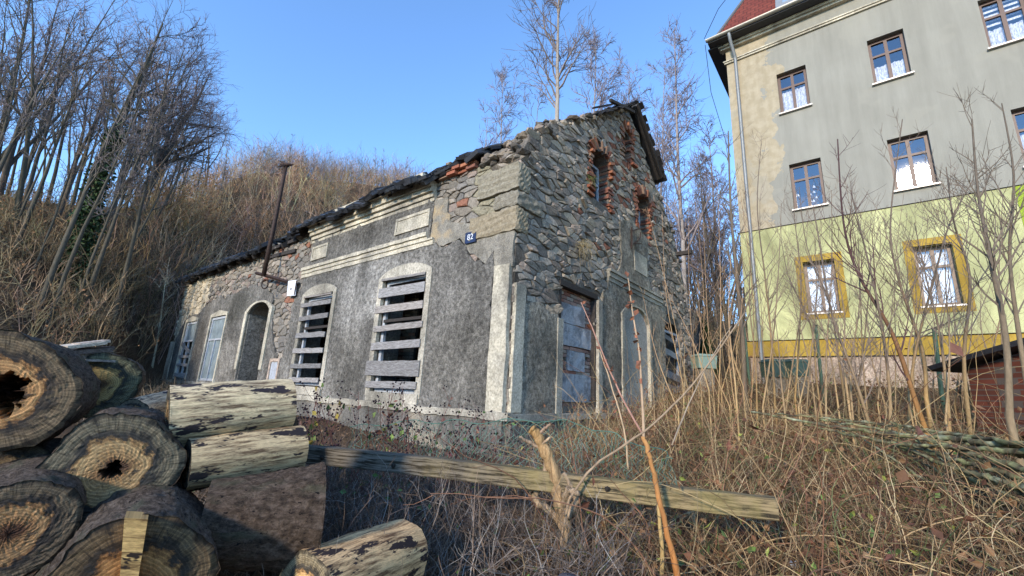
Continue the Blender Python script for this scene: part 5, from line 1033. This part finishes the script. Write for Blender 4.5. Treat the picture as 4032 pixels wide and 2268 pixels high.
SAP = [([(2352, 1140), (2310, 1030), (2245, 840), (2160, 690), (2122, 560), (2107, 350)], 7.5, .036, 'dark curved sapling with its tip highest over the lime wall', (.40, .2, .05), (.09, .05, .05)),
 ([(2210, 1180), (2190, 1080), (2150, 950), (2090, 780), (2060, 600), (2045, 520)], 7.2, .026, 'upright sapling left of the dark curved one', None, None),
 ([(2225, 1185), (2240, 1020), (2215, 800), (2175, 620), (2140, 480)], 7.4, .026, 'orange footed sapling leaning left over the first ochre window', None, None),
 ([(2330, 1000), (2320, 880), (2260, 700), (2240, 560), (2270, 300)], 8.5, .028, 'sapling passing the dark paned middle window', None, None),
 ([(2130, 1050), (2110, 900), (2085, 760), (2030, 620), (2010, 470)], 9.0, .020, 'thin sapling in front of the white glare window', None, None),
 ([(2000, 1000), (2010, 860), (2015, 700), (2000, 560), (1995, 480)], 10, .018, 'slender sapling between the first ochre window and the downpipe', None, None),
 ([(1950, 1020), (1940, 850), (1925, 700), (1905, 520), (1915, 360)], 9.5, .022, 'slender sapling in front of the downpipe', None, None),
 ([(1873, 990), (1868, 850), (1852, 680), (1838, 520), (1832, 330)], 10.5, .062, 'thickest grey sapling trunk at the left corner of the apartment house', (.17, .13, .09), (.16, .13, .10)),
 ([(2440, 1080), (2425, 900), (2440, 700), (2400, 560), (2380, 420)], 8, .026, 'sapling left of the shed rising over the strong green wall', None, None),
 ([(2540, 1050), (2530, 850), (2490, 640), (2460, 480), (2445, 300)], 6.2, .032, 'stout dark sapling before the strong green wall with spreading limbs', (.26, .19, .11), (.15, .12, .09)),
 ([(2590, 1000), (2560, 820), (2540, 640), (2550, 440), (2520, 260)], 6.8, .026, 'dark sapling at the right edge of the photo', (.26, .19, .11), (.15, .12, .09)),
 ([(2285, 1080), (2300, 900), (2350, 700), (2390, 560), (2450, 450)], 8.2, .022, 'sapling leaning right across the larger ochre window', None, None),
 ([(2075, 1100), (2055, 960), (2040, 820), (1985, 700), (1965, 600)], 8.6, .018, 'short thin sapling beside the green fence post', None, None),
 ([(1905, 1050), (1900, 900), (1885, 760), (1888, 600), (1870, 500)], 9, .016, 'thin sapling hugging the corner of the lime wall', None, None),
 ([(2390, 1100), (2380, 960), (2360, 820), (2330, 700), (2300, 560)], 7.6, .022, 'sapling right of the dark curved sapling with a forked top', None, None),
 ([(2165, 1110), (2160, 980), (2175, 850), (2190, 720), (2230, 600)], 9.4, .018, 'straight thin sapling right of the first ochre window', None, None)]
for k, (pts, dd, r0, lb, bc, tc_) in enumerate(SAP):
    sapling(pts, [dd+.1*i for i in range(len(pts))], r0, lb, np.random.default_rng(300+k), 'saplings in front of the apartment house', 22, bc or (.42, .27, .11), tc_ or (.17, .13, .10), 1.0, 5)
for k in range(26):
    f = (k+.5)/26; x0 = 1900+f*640+gs.uniform(-10, 10); x1 = x0+gs.uniform(-110, 70); y0 = 1000+gs.uniform(0, 110); y1 = gs.uniform(430, 780); dd = gs.uniform(7, 10.5)
    sapling([(x0, y0), ((x0*2+x1)/3+gs.uniform(-20, 20), (y0*2+y1)/3), ((x0+x1*2)/3+gs.uniform(-20, 20), (y0+y1*2)/3), (x1, y1)], [dd, dd+.1, dd+.2, dd+.3], gs.uniform(.010, .017), 'thin whippy shoot before the apartment house, '+(ORD[k] or 'first ')+'counting from the downpipe', gs, 'thin shoots before the apartment house', 9, (.46, .31, .15), (.24, .18, .13), .6, 4, 'thin_shoot', 'shoot')
# tan canes between gable and saplings
for k in range(18):
    x0 = 1705+ (k+.5)/18*190+gs.uniform(-4, 4); y0 = 960+gs.uniform(0, 140); x1 = x0+gs.uniform(-110, 60); y1 = gs.uniform(430, 900); dd = gs.uniform(6., 11.5); m_ = ((x0+x1)/2+gs.uniform(-28, 28), (y0+y1)/2)
    sapling([(x0, y0), m_, (x1, y1)], [dd, dd+.1, dd+.3], gs.uniform(.009, .016), 'straight tan shoot, '+(ORD[k] or 'first ')+'counting rightward from the gable end', gs, 'tan shoots between the gable and the apartment house', 4, (.50, .33, .15), (.40, .26, .15), .45, 2, 'tan_shoot', 'shoot')
# lichen covered cut poles
gp = np.random.default_rng(9); M_lich = M_tint('lichen_bark', .9, .9, 14, .8)
plab = ['longest lichen green cut pole whose thin tip reaches furthest left in the heap', 'upper cut pole of the heap running beside the longest one']
for k in range(17):
    f = k/16; x0 = (1888, 1950)[k] if k < 2 else 2000+gp.uniform(0, 420); y0 = 1012+(x0-1888)*.20+gp.uniform(-25, 30); x1 = 2600+gp.uniform(0, 60); y1 = 1120+f*215+gp.uniform(-25, 25); sg_ = gp.uniform(-16, 22); d0 = gp.uniform(6.3, 7.0); r1 = gp.uniform(.014, .033)
    t_ = thing('cut_pole', at(x0, y0, 7), plab[k] if k < 2 else 'lichen green cut pole, '+ORD[k]+'from the top of the heap at its right end', 'pole', 'lichen covered cut poles heaped on the slope'); b = MB()
    P = curve_pts([(x0, y0), (x0*.66+x1*.34, y0*.66+y1*.34+sg_), (x0*.33+x1*.67, y0*.33+y1*.67+sg_*.6), (x1, y1)], [d0, d0*.94, d0*.87, 5.1+.3*gp.uniform()]); S = 48; q = np.linspace(0, len(P)-1, S); i_ = np.minimum(q.astype(int), len(P)-2); P = P[i_]*(1-(q-i_)[:, None])+P[i_+1]*(q-i_)[:, None]; P = P+gp.normal(0, .006, P.shape)
    R_ = np.linspace(r1*.4, r1, S)*(1+.08*gp.normal(size=S)); pal = np.array([(.17, .16, .09), (.24, .25, .12), (.30, .31, .20), (.10, .085, .055), (.34, .27, .13)]); C = pal[gp.choice(5, S, p=[.35, .25, .12, .2, .08])]; tubes(b, P[None], R_[None], 7, C[None], cap=True)
    b_, D_, r_, tt, _ = sprout(P[None], R_[None], 6, .05, .8, (30, 60), gp); P2 = grow(b_, D_, gp.uniform(.1, .5, len(tt)), 6, .12, 0, gp); tubes(b, P2, taper(r_*.4, 6, .4), 4, (.15, .13, .08)); b.build('pole', M_lich, t_, smooth=True)
# green posts, shed, boxes
for x, y0, y1, dd, lb in ((2052, 820, 990, 12.5, 'green metal fence post in front of the white glare window'), (2350, 828, 985, 11.5, 'green metal fence post near the brick shed'), (1870, 815, 980, 13.5, 'green metal fence post beside the thick grey sapling')):
    p, q = at(x, y0, dd), at(x+18, y1, dd); t_ = thing('fence_post', q, lb, 'fence post', 'green fence posts below the apartment house'); b = MB(); tubes(b, np.array([[q-np.array([0, 0, .5]), q, p]]), np.full((1, 3), .035), 8, cap=True); b.build('post', M_plain('green_post', (.07, .12, .075), .6, .3), t_); b = MB(); tubes(b, np.array([[p, p+np.array([0, 0, .03])]]), np.full((1, 2), .042), 8, cap=True); b.build('cap', MAT['iron'], t_)
sc0 = at(2470, 1010, 9.5); sh = thing('brick_shed', sc0, 'low dark red brick shed with sloping black roof at the right edge', 'shed')
e0, e1 = at(2432, 930, 9.2), at(2640, 862, 8.6); fw = nrm(np.array([e1[0]-e0[0], e1[1]-e0[1], 0])); bk_ = np.array([-fw[1], fw[0], 0]); bk_ = bk_ if bk_[1] > 0 else -bk_
zb = 1.4; b = MB(); V = [np.array([e0[0], e0[1], zb]), np.array([e1[0], e1[1], zb]), e1, e0]; V2 = [p+bk_*2.2 for p in V]; b.add(V+V2, [[0, 1, 2, 3], [5, 4, 7, 6], [4, 0, 3, 7], [1, 5, 6, 2]])
ts = NT('dark_red_brick', .9, .1); bt = ts.node('ShaderNodeTexBrick'); bt.inputs['Scale'].default_value = 1; bt.inputs['Brick Width'].default_value = .25; bt.inputs['Row Height'].default_value = .075; bt.inputs['Mortar Size'].default_value = .008; bt.inputs['Color1'].default_value = (.14, .045, .03, 1); bt.inputs['Color2'].default_value = (.09, .035, .025, 1); bt.inputs['Mortar'].default_value = (.1, .08, .07, 1)
cx_ = ts.node('ShaderNodeCombineXYZ'); sx_ = ts.node('ShaderNodeSeparateXYZ'); ts.l(ts.co.outputs['Object'], sx_.inputs[0]); ts.l(sx_.outputs['X'], cx_.inputs[0]); ts.l(sx_.outputs['Z'], cx_.inputs[1]); ts.l(cx_.outputs[0], bt.inputs['Vector']); b.build('wall', ts.out(bt.outputs[0]), sh)
b = MB(); o_ = -fw*.35-bk_*.25; V = [e0+o_+np.array([0, 0, -.02]), e1-bk_*.25, e1+bk_*2.4, e0-fw*.35+bk_*2.4]; b.add(V+[p+np.array([0, 0, .07]) for p in V], [[0, 1, 2, 3], [7, 6, 5, 4], [0, 4, 5, 1], [1, 5, 6, 2], [2, 6, 7, 3], [3, 7, 4, 0]], (.03, .03, .035)); b.build('roof', MAT['slate'], sh)
for (x, y, dd, w, h, lb, c_) in ((1770, 912, 14, .5, .45, 'pale grey green metal box beyond the gable end', (.22, .30, .25)), (1950, 930, 13, .45, .5, 'green plastic bin with rounded lid by the plinth', (.05, .085, .07)), (2000, 928, 13, .4, .45, 'green plastic bin nearer the fence post by the plinth', (.06, .10, .08))):
    p = at(x, y, dd); t_ = thing('garden_bin', p-np.array([0, 0, h/2]), lb, 'bin', None); b = MB(); b.box(p, (w, w, h*.8), col=None, taper=-.12); b.build('body', M_plain('bin_'+str(x), c_, .6), t_); b = MB(); b.box(p+np.array([0, 0, h*.44]), (w*1.2, w*1.2, .07), taper=.25); b.build('lid', bpy.data.materials['bin_'+str(x)], t_)
    b = MB(); b.box(p-np.array([0, 0, h*.4+.5]), (w*.8, w*.8, 1.), taper=0); b.build('base', MAT['mortarpale'], t_)
# ------------------------------------------------------------------ THICKETS (stuff)
def ground_pts(n, az0, az1, r0, r1, g, power=1.):
    az = g.uniform(az0, az1, n); r = r0+(r1-r0)*g.uniform(0, 1, n)**power; x = r*np.sin(np.radians(az)); y = r*np.cos(np.radians(az)); return np.stack([x, y, hz(x, y)], 1)
def outside(P, m_=.15):
    X, Y = loc2(P[:, 0], P[:, 1]); return ~((X > -m_) & (X < XE+.2) & (Y > -m_) & (Y < YE+.3)) & ~((X > XB-.4) & (Y < YC+.3))
gb = np.random.default_rng(66)
hb_ = MB()
def brush(n, az0, az1, f0, f1, Lr, rr, pal, kids, tw, g, up=.03, wander=.1, litter=0):
    az = g.uniform(az0, az1, n); ft = np.interp(az, AZK, FOOT); rc = np.interp(az, AZK, RC); r = ft+(rc-ft)*(f0+(f1-f0)*g.uniform(0, 1, n)**.8)
    x = r*np.sin(np.radians(az)); y = r*np.cos(np.radians(az)); nc = max(n//7, 1); cid = g.integers(nc, size=n); off_ = g.normal(0, .28, (n, 2)); x = x[cid]+off_[:, 0]; y = y[cid]+off_[:, 1]; ctone = g.uniform(.55, 1.5, (nc, 1))*(1+g.normal(0, .07, (nc, 3)))
    P0 = np.stack([x, y, hz(x, y)-.05], 1); k = outside(P0, .4); P0 = P0[k]; n = len(P0); cid = cid[k]; off_ = off_[k]
    D = nrm(g.normal(0, .16, (n, 3))+np.array([0, 0, 1.])+np.concatenate([off_*1.1, np.zeros((n, 1))], 1)); L = g.uniform(*Lr, n); P = grow(P0, D, L, 6, wander, up, g); R = taper(g.uniform(*rr, n), 6, .25); pal = np.array(pal); c_ = pal[g.integers(len(pal), size=n)]*g.uniform(.7, 1.3, (n, 1))*ctone[cid]; tubes(hb_, P, R, 3, c_)
    b_, D_, r_, tt, pi = sprout(P, R, kids, .2, 1, (20, 60), g); P2 = grow(b_, D_, L[pi]*g.uniform(.15, .4, len(tt)), 4, .15, .03, g); tubes(hb_, P2, taper(np.full(len(tt), tw), 4, .5), 3, c_[pi]*.95); return P, P2, c_
pal1 = [(.32, .215, .12), (.37, .26, .155), (.24, .155, .095), (.28, .205, .15)]
_, Q1, _ = brush(4800, -42, 14, .0, 1.0, (1.8, 3.6), (.014, .028), pal1, 6, .012, gb)
_, Q2, _ = brush(650, -40.5, -8, -.05, .6, (3., 5.), (.018, .034), [(.30, .23, .14), (.36, .29, .20), (.24, .18, .11)], 7, .011, gb, .05, .06)
_, Q3, _ = brush(1500, -60, -38, .05, .8, (.8, 2.0), (.010, .02), [(.22, .16, .09), (.28, .21, .12), (.16, .12, .07)], 8, .009, gb)
_, Q4, _ = brush(1100, 15, 34, -.32, .5, (2.0, 4.6), (.014, .026), [(.36, .28, .18), (.44, .34, .22), (.28, .22, .16)], 7, .010, gb)
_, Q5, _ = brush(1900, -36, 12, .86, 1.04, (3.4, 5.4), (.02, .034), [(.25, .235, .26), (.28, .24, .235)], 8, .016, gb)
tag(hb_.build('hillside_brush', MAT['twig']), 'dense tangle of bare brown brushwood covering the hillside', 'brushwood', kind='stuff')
lf = MB()
for Q, n, s in ((Q1, 34000, .15), (Q2, 4500, .12), (Q3, 5200, .08)):
    q = Q.reshape(-1, 3)[gb.integers(Q.shape[0]*Q.shape[1], size=n)]; keep = np.sin(q[:, 0]*.55+1)+np.sin(q[:, 1]*.4+q[:, 0]*.2) > -.3; q = q[keep]; leaves(lf, q, s, np.array([[.36, .19, .09]])*gb.uniform(.5, 1.4, (len(q), 1))*np.array([[1, 1, 1]]), gb)
tag(lf.build('dry_leaves', MAT['leaf']), 'withered orange brown leaves clinging to the hillside brushwood', 'leaves', kind='stuff')

# foreground thicket of dead stems
th_ = MB(); gq = np.random.default_rng(404)
def thicket(n, az0, az1, r0, r1, Lr, rr, pal, g, sprd=.5, wander=.16, up=-.02, S=8, power=1., K_=3, kids=0, zoff=0., dens=None, xmax=None):
    P0 = ground_pts(n, az0, az1, r0, r1, g, power); P0 = P0[outside(P0, .12)]
    if xmax is not None: X, Y = loc2(P0[:, 0], P0[:, 1]); P0 = P0[(X < xmax)]
    n = len(P0); P0[:, 2] += zoff*g.uniform(0, 1, n); D = nrm(g.normal(0, sprd, (n, 3))*np.array([1, 1, .3])+np.array([0, 0, 1.])); L = g.uniform(*Lr, n); P = grow(P0, D, L, S, wander, up, g); R = taper(g.uniform(*rr, n), S, .35)
    k = outside(P[:, -1], -.02) & outside(P[:, S//2], -.02); P = P[k]; R = R[k]; n = len(P)
    pal = np.array(pal); c_ = pal[g.integers(len(pal), size=n)]*g.uniform(.35, 1.3, (n, 1)); tubes(th_, P, R, K_, c_)
    if kids: b_, D_, r_, tt, pi = sprout(P, R, kids, .2, 1, (25, 70), g); P2 = grow(b_, D_, g.uniform(.05, .22, len(tt)), 4, .15, 0, g); tubes(th_, P2, taper(np.maximum(r_*.6, .0012), 4, .5), 3, c_[pi])
    return P
straw = [(.42, .30, .16), (.33, .21, .11), (.25, .14, .07), (.54, .41, .23), (.18, .085, .055), (.15, .17, .07), (.20, .11, .06)]
brown = [(.16, .095, .05), (.22, .125, .06), (.12, .075, .045), (.09, .065, .04)]
T1 = thicket(5600, 7, 62, 3.2, 16, (.35, .95), (.0025, .006), straw, gq, .55, .17, -.05, 9, .9, 3, 2)
T2 = thicket(7500, 2, 62, 2.8, 13, (.25, .65), (.0015, .0035), brown+straw[:2], gq, .8, .25, -.05, 6, .9, 3, 2)
T3 = thicket(3000, -34, 16, 2.7, 6.4, (.3, .75), (.0018, .004), [(.13, .10, .085), (.19, .15, .12), (.09, .07, .06), (.24, .17, .12), (.30, .27, .24)], gq, .7, .2, -.05, 8, 1., 3, 3, xmax=-.1)
T4 = thicket(140, 10, 60, 5, 15, (1.0, 2.0), (.003, .006), [(.48, .33, .16), (.38, .26, .14)], gq, .22, .08, -.01, 8, 1., 4, 3)
T5 = thicket(420, 6, 60, 3.0, 10, (1., 2.0), (.0028, .0055), [(.46, .33, .16), (.36, .24, .12), (.28, .14, .08)], gq, .75, .12, -.10, 12, 1., 4, 3)
T6 = thicket(3000, -60, -36, 10, 26, (.25, .7), (.004, .009), [(.2, .15, .09), (.26, .2, .13), (.14, .1, .07)], gq, .6, .2, -.04, 6, 1., 3, 2)
tag(th_.build('bramble_thicket', MAT['twig']), 'thick tangle of dead bramble canes and straw coloured stems in front of the house', 'thicket', kind='stuff')
lf = MB()
for Tq, n, s, pal in ((T1, 5200, .06, [(.16, .075, .04), (.22, .12, .055), (.11, .05, .03)]), (T2, 3200, .055, [(.20, .12, .07), (.10, .14, .04), (.26, .15, .08)]), (T3, 700, .045, [(.10, .06, .05), (.07, .13, .04)]), (T2, 1100, .06, [(.13, .20, .05), (.32, .36, .08), (.09, .16, .05)]), (T5, 300, .06, [(.14, .06, .04), (.2, .10, .05)])):
    q = Tq.reshape(-1, 3)[gq.integers(Tq.shape[0]*Tq.shape[1], size=n)]; pal = np.array(pal); leaves(lf, q, s, pal[gq.integers(len(pal), size=n)]*gq.uniform(.6, 1.4, (n, 1)), gq)
P0 = ground_pts(14000, -36, 62, 2.2, 14, gq, .9); P0 = P0[outside(P0, .0)]; P0[:, 2] += gq.uniform(0, .05, len(P0)); leaves(lf, P0, .05, np.array([[.16, .10, .06]])*gq.uniform(.4, 1.7, (len(P0), 1)), gq)
tag(lf.build('fallen_leaves', MAT['leaf']), 'brown, dark red and a few green bramble leaves scattered through the thicket', 'leaves', kind='stuff')

# berry brambles in front of the boarded windows
for k, (x, y, dd, lb) in enumerate(((790, 1120, 4.9, 'berry bramble right beside the pale stained log with green leaves'), (860, 1130, 5.1, 'berry bramble below the left boarded window'), (960, 1130, 4.8, 'dark berried bramble between the two boarded windows'), (1040, 1150, 5.0, 'dark berried bramble under the sill of the large boarded window'), (1120, 1160, 4.8, 'bramble with curled brown leaves right of the large boarded window'), (1230, 1150, 5.0, 'sparse bramble at the foot of the corner pilaster'))):
    p = at(x, y, dd); p[2] = float(hz(p[0], p[1])); g = np.random.default_rng(500+k); t_ = thing('bramble_plant', p, lb, 'bramble', 'berried brambles before the facade'); n = 7
    hh_ = (CAMZ+dd*math.tan(math.radians(-1 if k < 5 else -4)))-p[2]
    P = grow(np.tile(p, (n, 1))+g.normal(0, .08, (n, 3))*np.array([1, 1, 0]), g.normal(0, .22, (n, 3))+np.array([0, 0, 1]), hh_*g.uniform(.75, 1.1, n), 9, .1, 0, g); R = taper(np.full(n, .006), 9, .35); b = MB(); tubes(b, P, R, 5, (.15, .07, .06))
    b_, D_, r_, tt, pi = sprout(P, R, 6, .4, 1, (25, 60), g); P2 = grow(b_, D_, g.uniform(.08, .25, len(tt)), 5, .1, .1, g); tubes(b, P2, taper(np.full(len(tt), .0025), 5, .6), 3, (.15, .08, .07)); b.build('canes', MAT['twig'], t_)
    tip = P2[:, -1]; q = np.repeat(tip, 3, 0)+g.normal(0, .022, (len(tip)*3, 3)); b = MB(); rocks(b, q, np.full((len(q), 3), .0095), np.tile((.02, .013, .018), (len(q), 1)), g); b.build('berries', MAT['leaf'], t_)
    b = MB(); m_ = 46; q = P.reshape(-1, 3)[g.integers(P.shape[0]*P.shape[1], size=m_)]+g.normal(0, .03, (m_, 3)); pal = np.array([(.10, .17, .05), (.15, .07, .05), (.20, .11, .08), (.12, .05, .05)] if k not in (0, 2) else [(.10, .17, .05), (.16, .22, .06), (.15, .07, .05), (.30, .24, .05)]); leaves(b, q, .075, pal[g.integers(4, size=m_)]*g.uniform(.7, 1.3, (m_, 1)), g); b.build('leaves', MAT['leaf'], t_)
# sagging green wire netting behind the rail
wn = thing('wire_fence', at(1300, 1130, 4.3), 'sagging green wire mesh netting behind the timber rail', 'wire fence'); b = MB()
top = curve_pts([(880, 1075), (1050, 1060), (1200, 1062), (1400, 1058), (1560, 1100), (1700, 1150)], [4.9, 4.7, 4.5, 4.3, 4.2, 4.1]); m_ = len(top)
nn_ = 60; ti = np.linspace(0, m_-1, nn_); i_ = np.minimum(ti.astype(int), m_-2); top = top[i_]*(1-(ti-i_)[:, None])+top[i_+1]*(ti-i_)[:, None]
rows = [top+np.array([0, 0, -.055*j])+np.stack([.02*np.sin(ti*3+j), .05*np.sin(ti*.8+j*.7), .02*np.sin(ti*1.7+j*1.3)], 1) for j in range(9)]
tubes(b, rows[0][None], np.full((1, nn_), .004), 4, (.10, .20, .15))
sg = []
for j in range(8):
    for i in range(nn_-1):
        sg.append((rows[j][i], rows[j+1][i+1 if j % 2 else i])); sg.append((rows[j][i], rows[j+1][max(i-1, 0) if not j % 2 else i]))
sg = np.array(sg); sg = sg[rng.uniform(size=len(sg)) > .12]; tubes(b, sg, np.full((len(sg), 2), .0022), 3, (.11, .21, .16)); b.build('mesh', MAT['leaf'], wn)
# hanging dry grass tufts on the gable
for (a, z, n, lb) in ((2.0, 4.6, 60, 'tuft of dry grass hanging from the gable wall above the bricked up door'), (2.35, 6.25, 26, 'small green grass tuft beside the left attic window')):
    g = np.random.default_rng(int(a*10)); p = H(a, -.1, z); P = grow(np.tile(p, (n, 1))+g.normal(0, .06, (n, 3)), g.normal(0, .4, (n, 3))+W_*0-V_*.5, g.uniform(.15, .6 if n > 30 else .2, n), 7, .12, -.3, g); b = MB(); tubes(b, P, taper(np.full(n, .004), 7, .4), 3, (.34, .28, .16) if n > 30 else (.14, .18, .06)); o = b.build('grass_tuft', MAT['twig']); tag(o, lb, 'grass tuft')
